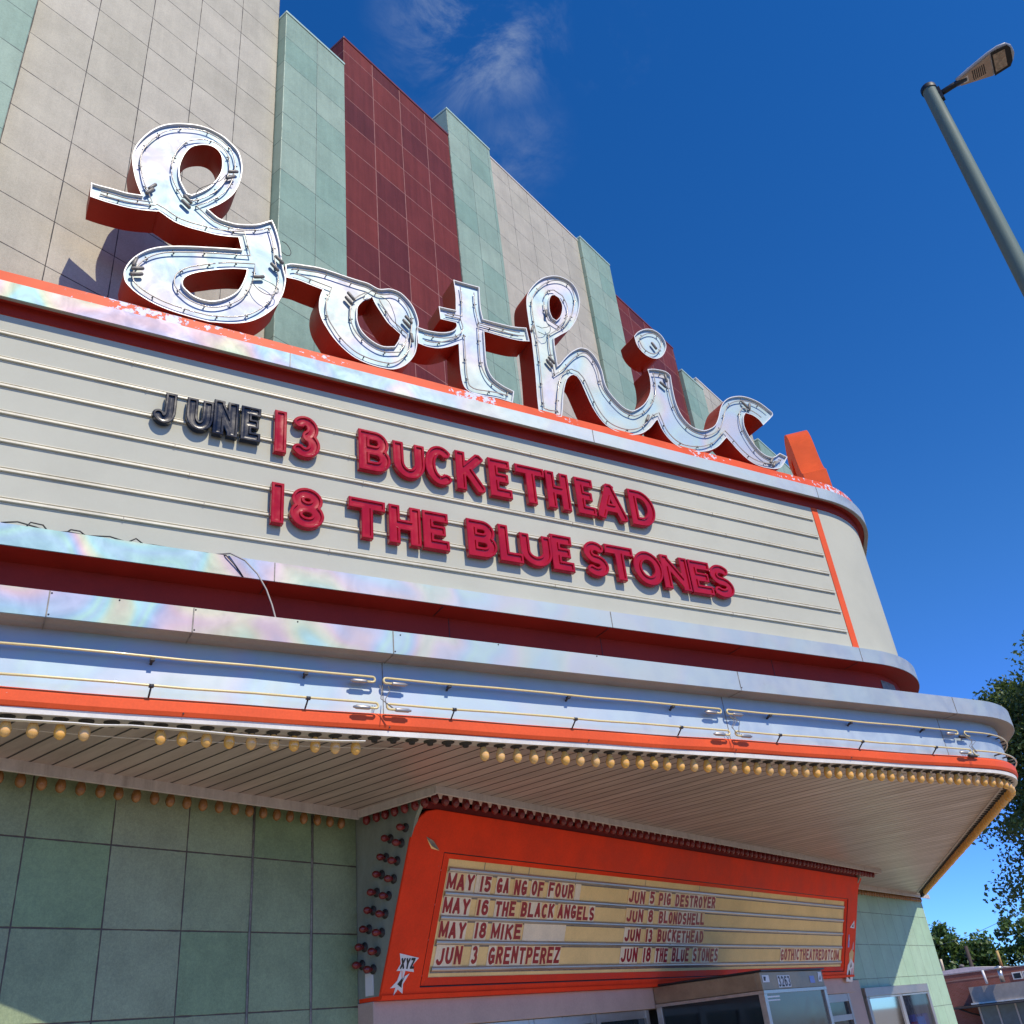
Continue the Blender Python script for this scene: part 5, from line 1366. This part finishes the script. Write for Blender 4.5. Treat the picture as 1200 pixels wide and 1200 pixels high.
for x0, x1 in ((17.55, 19.09), (19.25, 20.75)):
    mb = MB(); mb.box(x0, x1, 6.325, 6.335, -1.19, 0.125)
    o = mb.build('poster_sheet', M['poster_bg'], pc)
    mb = MB()
    mb.quad((x0 + 0.2, 6.322, -0.75), (x1 - 0.15, 6.322, -0.75), (x1 - 0.15, 6.322, -0.22), (x0 + 0.2, 6.322, -0.22), 0)
    mb.quad((x0 + 0.28, 6.319, -0.74), (x0 + 0.62, 6.319, -0.74), (x0 + 0.62, 6.319, -0.33), (x0 + 0.28, 6.319, -0.33), 1)
    mb.quad((x0 + 0.66, 6.319, -0.70), (x0 + 1.1, 6.319, -0.70), (x0 + 1.1, 6.319, -0.26), (x0 + 0.66, 6.319, -0.26), 2)
    mb.quad((x0 + 0.33, 6.317, -0.5), (x0 + 0.56, 6.317, -0.5), (x0 + 0.50, 6.317, -0.38), (x0 + 0.36, 6.317, -0.36), 3)
    q = mb.build('poster_print', [M['poster_a'], M['poster_r'], M['poster_b'], M['white']], pc); q.parent = o
def glass_mat():
    m, t, b = mnode('case glass')
    gl = t.nodes.new('ShaderNodeBsdfGlossy'); gl.inputs['Roughness'].default_value = 0.04
    tr = t.nodes.new('ShaderNodeBsdfTransparent'); tr.inputs['Color'].default_value = (0.86, 0.87, 0.88, 1)
    fz = t.nodes.new('ShaderNodeFresnel'); fz.inputs['IOR'].default_value = 1.5
    mx = t.nodes.new('ShaderNodeMixShader')
    t.links.new(fz.outputs[0], mx.inputs[0]); t.links.new(tr.outputs[0], mx.inputs[1]); t.links.new(gl.outputs[0], mx.inputs[2])
    t.links.new(mx.outputs[0], t.nodes['Material Output'].inputs['Surface'])
    return m
M['case_glass'] = glass_mat()
for x0, x1 in ((17.545, 19.095), (19.245, 20.755)):
    mb = MB(); mb.quad((x0, 6.28, -1.19), (x1, 6.28, -1.19), (x1, 6.28, 0.128), (x0, 6.28, 0.128)); mb.build('pane', M['case_glass'], pc)

# ================================================================ STREET LAMP
lp = empty('street_lamp', (11.9, -0.33, GZ), 'tall grey green street lamp with a single cobra head', 'street lamp')
mb = MB()
mb.lathe((11.9, -0.33, GZ), (0, 0, 1), [(0, 0.30), (0.03, 0.30), (0.05, 0.16), (0.3, 0.145), (13.72, 0.102)], 16)
mb.build('pole', M['pole'], lp)
mb = MB(); mb.lathe((11.9, -0.33, 12.10), (0, 0, 1), [(0, 0.116), (0.07, 0.116), (0.10, 0.095), (0.125, 0.045), (0.13, 0.0)], 16); mb.build('pole_cap', M['black'], lp)
mb = MB(); mb.tube([(11.9, -0.42, 11.93), (11.93, -0.62, 11.97), (11.96, -0.83, 12.0)], 0.045, 10); mb.box(11.86, 11.94, -0.47, -0.42, 11.80, 12.06); mb.build('arm', M['black'], lp)
hd = MB()
prof = [(0.0, 0.055, 0.06), (0.12, 0.075, 0.07), (0.35, 0.12, 0.085), (0.6, 0.165, 0.095), (0.78, 0.18, 0.10), (0.92, 0.165, 0.09), (1.0, 0.11, 0.06), (1.03, 0.03, 0.02)]
vs = []; fs = []; nn = 14
o = Vector((11.95, -0.70, 12.0)); ax = Vector((0.10, -1.0, 0.045)).normalized(); sx = Vector((1, 0.10, 0)).normalized(); uz = sx.cross(ax).normalized()
if uz.z < 0: uz = -uz
for (d, w_, h_) in prof:
    for k in range(nn):
        a = 2 * PI * k / nn
        zz = math.sin(a) * h_ if math.sin(a) > 0 else math.sin(a) * 0.028
        vs.append(o + ax * (d * 0.80) + sx * (math.cos(a) * w_ * 1.42) + uz * zz)
for i in range(len(prof) - 1):
    for k in range(nn): fs.append((i * nn + k, i * nn + (k + 1) % nn, (i + 1) * nn + (k + 1) % nn, (i + 1) * nn + k))
fs.append(tuple(range(nn))); fs.append(tuple(range(len(vs) - 1, len(vs) - 1 - nn, -1)))
hd.add(vs, fs, 0, True)
hd.build('lamp_head', M['lamp_grey'], lp)
mb = MB()
dn = -uz
def hp(d, w_, off=0.03): return o + ax * (d * 0.80) + sx * (w_ * 1.42) + dn * off
mb.add([hp(0.05, -0.05), hp(0.05, 0.05), hp(0.62, 0.15), hp(0.62, -0.15)], [(0, 1, 2, 3)]); mb.build('lamp_door', M['lamp_under'], lp)
mb = MB()
for i in range(7):
    d = 0.28 + i * 0.034
    mb.add([hp(d, -0.07, 0.032), hp(d, 0.07, 0.032), hp(d + 0.016, 0.07, 0.032), hp(d + 0.016, -0.07, 0.032)], [(0, 1, 2, 3)])
mb.build('vent', M['black'], lp)
mb = MB(); mb.add([hp(0.64, -0.165, 0.0305), hp(0.64, 0.165, 0.0305), hp(0.93, 0.15, 0.0305), hp(0.98, 0.09, 0.0305), hp(0.98, -0.09, 0.0305), hp(0.93, -0.15, 0.0305)], [tuple(range(6))]); mb.build('lens_frame', M['black'], lp)
M['lens'] = paint('ribbed lamp lens', (0.40, 0.33, 0.24), 0.15, var=0.35, vscale=14, coat=0.5)
mb = MB(); mb.add([hp(0.67, -0.125, 0.034), hp(0.67, 0.125, 0.034), hp(0.88, 0.115, 0.034), hp(0.88, -0.115, 0.034)], [(0, 1, 2, 3)]); mb.build('lens', M['lens'], lp)
mb = MB(); mb.add([hp(0.10, -0.035, 0.033), hp(0.10, 0.035, 0.033), hp(0.2, 0.045, 0.033), hp(0.2, -0.045, 0.033)], [(0, 1, 2, 3)]); mb.build('label_plate', M['white'], lp)
mb = MB(); mb.lathe(o + ax * 0.22 + uz * 0.085, uz, [(0, 0.035), (0.05, 0.035), (0.065, 0.02), (0.066, 0.0)], 10); mb.build('photocell', M['lamp_grey'], lp)
mb = MB(); mb.tube([(11.95, -0.43, 11.82), (11.985, -0.425, 11.3), (11.99, -0.425, 10.0), (11.995, -0.43, 8.0)], 0.012, 6); mb.build('lamp_cable', M['black_wire'], lp)

# ================================================================ TREES
def leaf_mat(name, a, b_):
    m, t, b = mnode(name)
    g = t.nodes.new('ShaderNodeNewGeometry')
    n1 = _noise(t, g.outputs['Position'], 0.8, 3); 
    c = _mix(t, g.outputs['Random Per Island'], a, b_)
    c = _mix(t, _range(t, n1.outputs['Fac'], 0.3, 0.7, 0, 0.6), c, tuple(x * 0.6 for x in a))
    t.links.new(c, b.inputs['Base Color'])
    b.inputs['Roughness'].default_value = 0.42
    tl = t.nodes.new('ShaderNodeBsdfTranslucent'); t.links.new(_mix(t, 0.5, c, (0.14, 0.22, 0.02)), tl.inputs['Color'])
    mx = t.nodes.new('ShaderNodeMixShader'); mx.inputs[0].default_value = 0.28
    t.links.new(b.outputs[0], mx.inputs[1]); t.links.new(tl.outputs[0], mx.inputs[2])
    t.links.new(mx.outputs[0], t.nodes['Material Output'].inputs['Surface'])
    return m
M['leaf'] = leaf_mat('street tree leaves', (0.075, 0.125, 0.032), (0.15, 0.21, 0.065))
M['leaf_b'] = leaf_mat('far tree leaves', (0.065, 0.125, 0.03), (0.125, 0.21, 0.05))
M['bark'] = paint('bark', (0.10, 0.08, 0.06), 0.8, var=0.3, vscale=6)
def tree(label, base, height, rx, ry, c0, nclump, per, leaf, mat, seed, group=None, lean=(0, 0), gap=0.0, csize=0.55):
    R_ = random.Random(seed)
    t = empty('broadleaf_tree', base, label, 'tree', group)
    b = Vector(base)
    tk = MB()
    top = b + Vector((lean[0], lean[1], height * 0.62))
    tk.tube([b, b + (top - b) * 0.3 + Vector((0.08, 0.05, 0)), b + (top - b) * 0.62 - Vector((0.06, 0.08, 0)), top], [0.024 * height, 0.018 * height, 0.013 * height, 0.006 * height], 9)
    cz = (c0 + height) / 2; hz = (height - c0) / 2
    cen = b + Vector((lean[0], lean[1], cz))
    clumps = []
    while len(clumps) < nclump:
        u = Vector((R_.gauss(0, 1), R_.gauss(0, 1), R_.gauss(0, 1))).normalized()
        rr = R_.uniform(0.25, 1.0) ** 0.5
        lump = 0.80 + 0.26 * math.sin(3.1 * u.x + seed) * math.cos(2.7 * u.z + seed * 2) + 0.14 * math.sin(6 * u.y + 4 * u.z)
        p = cen + Vector((u.x * rx, u.y * ry, u.z * hz)) * (rr * lump)
        if R_.random() < gap and rr > 0.6: continue
        clumps.append(p)
    for p in clumps[:: max(1, nclump // 26)]:
        k = R_.uniform(0.35, 0.9)
        a = b + (top - b) * k
        mid = a + (p - a) * 0.5 + Vector((R_.uniform(-.3, .3), R_.uniform(-.3, .3), R_.uniform(-.1, .4)))
        tk.tube([a, mid, p], [0.0055 * height, 0.0035 * height, 0.0012 * height], 6)
    tk.build('trunk', M['bark'], t)
    vs = []; fs = []
    for p in clumps:
        cs = csize * R_.uniform(0.5, 1.3)
        for _ in range(per):
            q = p + Vector((R_.gauss(0, 1), R_.gauss(0, 1), R_.gauss(0, 0.8))).normalized() * (cs * 1.7 * R_.random() ** 0.5)
            n = Vector((R_.gauss(0, 1), R_.gauss(0, 1), R_.gauss(0.5, 1))).normalized()
            x = n.cross(Vector((R_.gauss(0, 1), R_.gauss(0, 1), R_.gauss(0, 1)))).normalized()
            y = n.cross(x)
            L_ = leaf * R_.uniform(0.7, 1.4); w_ = L_ * 0.34
            i = len(vs)
            vs += [q - x * L_ * 0.5, q - y * w_ + x * L_ * 0.02 + n * 0.02, q + x * L_ * 0.5 - n * 0.04 * leaf, q + y * w_ + x * L_ * 0.02 + n * 0.02]
            fs.append((i, i + 1, i + 2, i + 3))
    me = bpy.data.meshes.new('crown')
    me.from_pydata([tuple(p - b) for p in vs], [], fs); me.materials.append(mat); me.update()
    o = bpy.data.objects.new('crown', me); COL.objects.link(o); o.parent = t
    return t
tree('leafy street tree rising behind the pointed end of the canopy', (31.0, 2.35, gz(31)), 12.2, 4.3, 4.3, 1.9, 760, 130, 0.115, M['leaf'], 5, None, (0, 0.3), 0.05, 0.36)
tree('bushy green tree just past the sunlit end of the theatre wall', (97.0, 27.2, gz(97)), 10.2, 2.9, 2.9, 1.2, 100, 110, 0.36, M['leaf_b'], 11, 'trees behind the brick building', (0, 0), 0.1, 0.5)
tree('rounder low tree right of the bushy one behind the brick building', (98.0, 23.9, gz(98)), 8.6, 2.3, 2.4, 1.6, 70, 110, 0.36, M['leaf_b'], 17, 'trees behind the brick building', (0, 0), 0.1, 0.5)
tree('broad green tree rising over the brick building at the right', (99.0, 17.2, gz(99)), 10.4, 4.6, 5.2, 1.6, 200, 110, 0.36, M['leaf_b'], 23, 'trees behind the brick building', (0, 0), 0.05, 0.6)

# ================================================================ BRICK BUILDING DOWN THE STREET
def brick_mat():
    m, t, b = mnode('red brick')
    g = t.nodes.new('ShaderNodeNewGeometry')
    mpn = t.nodes.new('ShaderNodeMapping'); mpn.inputs['Rotation'].default_value = (PI / 2, 0, PI / 2)
    sp = t.nodes.new('ShaderNodeSeparateXYZ'); t.links.new(g.outputs['Position'], sp.inputs[0])
    cb = t.nodes.new('ShaderNodeCombineXYZ'); t.links.new(_math(t, 'ADD', sp.outputs['Y'], sp.outputs['X']), cb.inputs[0]); t.links.new(sp.outputs['Z'], cb.inputs[1])
    br = t.nodes.new('ShaderNodeTexBrick'); t.links.new(cb.outputs[0], br.inputs['Vector'])
    br.inputs['Scale'].default_value = 1.0; br.inputs['Brick Width'].default_value = 0.24; br.inputs['Row Height'].default_value = 0.085; br.inputs['Mortar Size'].default_value = 0.008
    br.inputs['Color1'].default_value = (0.25, 0.066, 0.034, 1); br.inputs['Color2'].default_value = (0.30, 0.085, 0.055, 1); br.inputs['Mortar'].default_value = (0.26, 0.16, 0.13, 1)
    n1 = _noise(t, g.outputs['Position'], 0.7, 6)
    t.links.new(_mix(t, _range(t, n1.outputs['Fac'], 0.35, 0.7, 0, 0.45), br.outputs['Color'], (0.16, 0.045, 0.03)), b.inputs['Base Color'])
    b.inputs['Roughness'].default_value = 0.8
    return m
M['brick'] = brick_mat()
bb = empty('brick_building', (86, 18, gz(86)), 'low red brick building with a stucco shop front and awning down the street', 'building')
BX = 85.0
gzb = gz(86) - 1.4
mb = MB(); mb.hexa([(BX, 30, gzb), (BX, 2, gzb), (BX + 10, 2, gzb), (BX + 10, 30, gzb), (BX, 30, 1.46), (BX, 2, 1.49), (BX + 10, 2, 1.49), (BX + 10, 30, 1.46)]); mb.build('brick_wall', M['brick'], bb)
mb = MB(); mb.box(BX - 0.05, BX + 0.3, 2, 30, 1.49, 1.53); mb.build('parapet_cap', M['roof'], bb)
mb = MB(); mb.box(BX - 0.02, BX, 17.5, 24.9, 0.98, 1.05); mb.box(BX - 0.012, BX, 18.5, 23.5, 1.05, 1.08); mb.build('stain_course', paint('stained brick course', (0.30, 0.16, 0.12), 0.8), bb)
mb = MB()
for a, b_, za, zb in ((26.0, 23.2, 1.86, 1.95), (23.2, 20.2, 1.95, 1.62)):
    mb.hexa([(BX + 4, a, 1.3), (BX + 4, b_, 1.3), (BX + 9, b_, 1.3), (BX + 9, a, 1.3), (BX + 4, a, za), (BX + 4, b_, zb), (BX + 9, b_, zb), (BX + 9, a, za)])
mb.build('roof', M['white_trim'], bb)
mb = MB(); mb.box(BX - 1.2, BX - 0.001, 6, 22.15, -0.60, 0.46); mb.build('stucco_band', M['cream_trim'] if False else paint('grey stucco', (0.34, 0.30, 0.26), 0.8), bb)
mb = MB(); mb.box(BX - 1.3, BX - 0.002, 6, 22.3, -0.70, -0.602); mb.build('white_fascia', M['white_trim'], bb)
mb = MB(); mb.hexa([(BX - 3.0, 6, -0.88), (BX - 3.0, 23.7, -0.88), (BX - 0.003, 23.7, -0.88), (BX - 0.003, 6, -0.88), (BX - 3.0, 6, -0.80), (BX - 3.0, 23.7, -0.80), (BX - 0.003, 23.7, -0.705), (BX - 0.003, 6, -0.705)]); mb.build('awning', M['black'], bb)
mb = MB(); mb.box(BX - 0.9, BX - 0.004, 6, 22.0, gzb, -0.885)
M['shop_glass'] = paint('blue grey shop glass', (0.12, 0.16, 0.17), 0.15, bump=0)
mb.build('shop_window', M['shop_glass'], bb)
mb = MB()
for y in (21.9, 20.6, 19.3, 18.0, 16.7, 15.4): mb.box(BX - 0.95, BX - 0.902, y - 0.06, y + 0.06, gzb, -0.885)
mb.build('mullion', M['alu_grey'], bb)
for ya, yb in ((19.05, 18.35), (18.3, 17.6), (17.55, 16.85)):
    mb = MB(); mb.box(BX - 0.06, BX - 0.001, yb, ya, 0.62, 1.12); o = mb.build('window_frame', M['white_trim'], bb)
    mb = MB(); mb.box(BX - 0.075, BX - 0.062, yb + 0.1, ya - 0.1, 0.69, 1.04); q = mb.build('pane', M['dark_glass'], bb); q.parent = o
mb = MB(); mb.tube([(BX - 0.1, 23.6, -0.9), (BX - 0.5, 22.7, -1.25), (BX - 0.3, 22.0, -1.5)], 0.06, 6); mb.build('awning_bracket', M['black'], bb)
def vent(label, p, q, r, mat, cap=None, name='vent_pipe', cat='vent pipe'):
    mb = MB(); mb.tube([p, q], r, 10)
    if cap: mb.lathe(q, (0, 0, 1), [(-0.02, 0), (-0.02, r * 1.8), (0.12, r * 1.7), (0.2, 0)], 10)
    return mb.build(name, mat, None, label=label, cat=cat, group='pipes and posts on the far roofs', origin=p)
P_ = lambda x, y: at(x, y, 84.5)
M['ochre'] = paint('ochre painted steel', (0.45, 0.30, 0.10), 0.6)
vent('pale short post on the white roof beside the theatre wall', at(1106, 1138, 89.2) , at(1102.3, 1124, 89.2), 0.10, paint('pale post', (0.6, 0.5, 0.35), 0.6))
vent('dark capped vent on the white roof left of the utility pole', at(1128.5, 1141, 89.2), at(1127, 1133, 89.2), 0.12, M['roof'], True)
vent('thin white pipe standing in front of the brick parapet', at(1157, 1153, 83.6), at(1151, 1137, 83.6), 0.09, M['white'])
vent('galvanised capped vent pipe against the brick parapet', at(1175.5, 1151, 83.4), at(1170.5, 1135, 83.4), 0.17, M['alu'], True)
vent('slanting ochre mast behind the brick parapet', at(1174.5, 1134, 88), at(1168, 1114, 88), 0.11, M['ochre'], None, 'mast', 'mast')
up_ = empty('utility_pole', tuple(at(1141, 1140, 93) - Vector((0, 0, 4.0))), 'dark wooden utility pole with small insulators behind the brick building', 'utility pole')
a, b_ = at(1141, 1140, 93) - Vector((0, 0, 4.0)), at(1131.5, 1108.5, 93)
a.x = b_.x; a.y = b_.y
mb = MB(); mb.tube([a, b_], [0.19, 0.15], 10); mb.build('pole', paint('creosoted wood', (0.05, 0.035, 0.03), 0.8), up_)
mb = MB()
for dz, dy in ((-0.75, 0.28), (-1.15, -0.3), (-0.8, 0.2)):
    mb.tube([b_ + Vector((0, 0, dz)), b_ + Vector((0, dy, dz - 0.05)), b_ + Vector((0, dy, dz + 0.1))], 0.04, 6)
mb.build('insulator', M['black'], up_)
w0 = b_ + Vector((0, 0, -0.25)); w0 = at(1098, 1108, 93); w1 = at(1185, 1074, 60)
mb = MB(); mb.tube([w0 + (w1 - w0) * k - Vector((0, 0, 0.15 * math.sin(PI * k))) for k in np.linspace(0, 1.6, 18)], 0.014, 5)
mb.build('utility_wire', M['black_wire'], None, label='single black overhead wire crossing the sky beside the tree', cat='wire', origin=w0)
# ================================================================ PARKED CAR
car = empty('parked_car', (70, 13.6, gz(70)), 'blue grey car parked in front of the awning, only its roof in view', 'car')
M['carpaint'] = paint('blue grey car paint', (0.16, 0.22, 0.30), 0.25, coat=1.0, bump=0)
def car_at(par, cx, cy, z0):
    secs = [(-2.1, 0.35, 0.75), (-1.9, 0.32, 0.9), (-1.0, 0.3, 0.98), (-0.4, 0.3, 1.42), (0.6, 0.3, 1.47), (1.3, 0.3, 1.35), (1.9, 0.32, 1.0), (2.15, 0.4, 0.85)]
    mb = MB(); vs = []; fs = []
    for (y, zb, zt) in secs:
        hw = 0.86; tw = 0.62 if zt > 1.2 else 0.82
        vs += [(cx - hw, cy + y, z0 + zb), (cx - hw, cy + y, z0 + min(0.9, zt * 0.95)), (cx - tw, cy + y, z0 + zt), (cx + tw, cy + y, z0 + zt), (cx + hw, cy + y, z0 + min(0.9, zt * 0.95)), (cx + hw, cy + y, z0 + zb)]
    for i in range(len(secs) - 1):
        for k in range(6): fs.append((i * 6 + k, i * 6 + (k + 1) % 6, (i + 1) * 6 + (k + 1) % 6, (i + 1) * 6 + k))
    fs.append(tuple(range(6))); fs.append(tuple(range(len(vs) - 1, len(vs) - 7, -1)))
    mb.add(vs, fs, 0); mb.build('body', M['carpaint'], par, bevel=0.05)
    for s in (-1, 1):
        mb = MB(); mb.add([(cx + s * 0.86, cy - 0.75, z0 + 0.95), (cx + s * 0.86, cy + 1.3, z0 + 0.95), (cx + s * 0.68, cy + 1.0, z0 + 1.33), (cx + s * 0.68, cy - 0.3, z0 + 1.35)], [(0, 1, 2, 3)]); mb.build('side_window', M['dark_glass'], par)
        for y in (-1.3, 1.35):
            mb = MB(); mb.lathe((cx + s * 0.70, cy + y, z0 + 0.32), (s, 0, 0), [(0, 0.0), (0, 0.32), (0.2, 0.32), (0.2, 0.2), (0.17, 0.0)], 16); mb.build('wheel', M['black'], par)
car_at(car, 70, 13.6, gz(70))
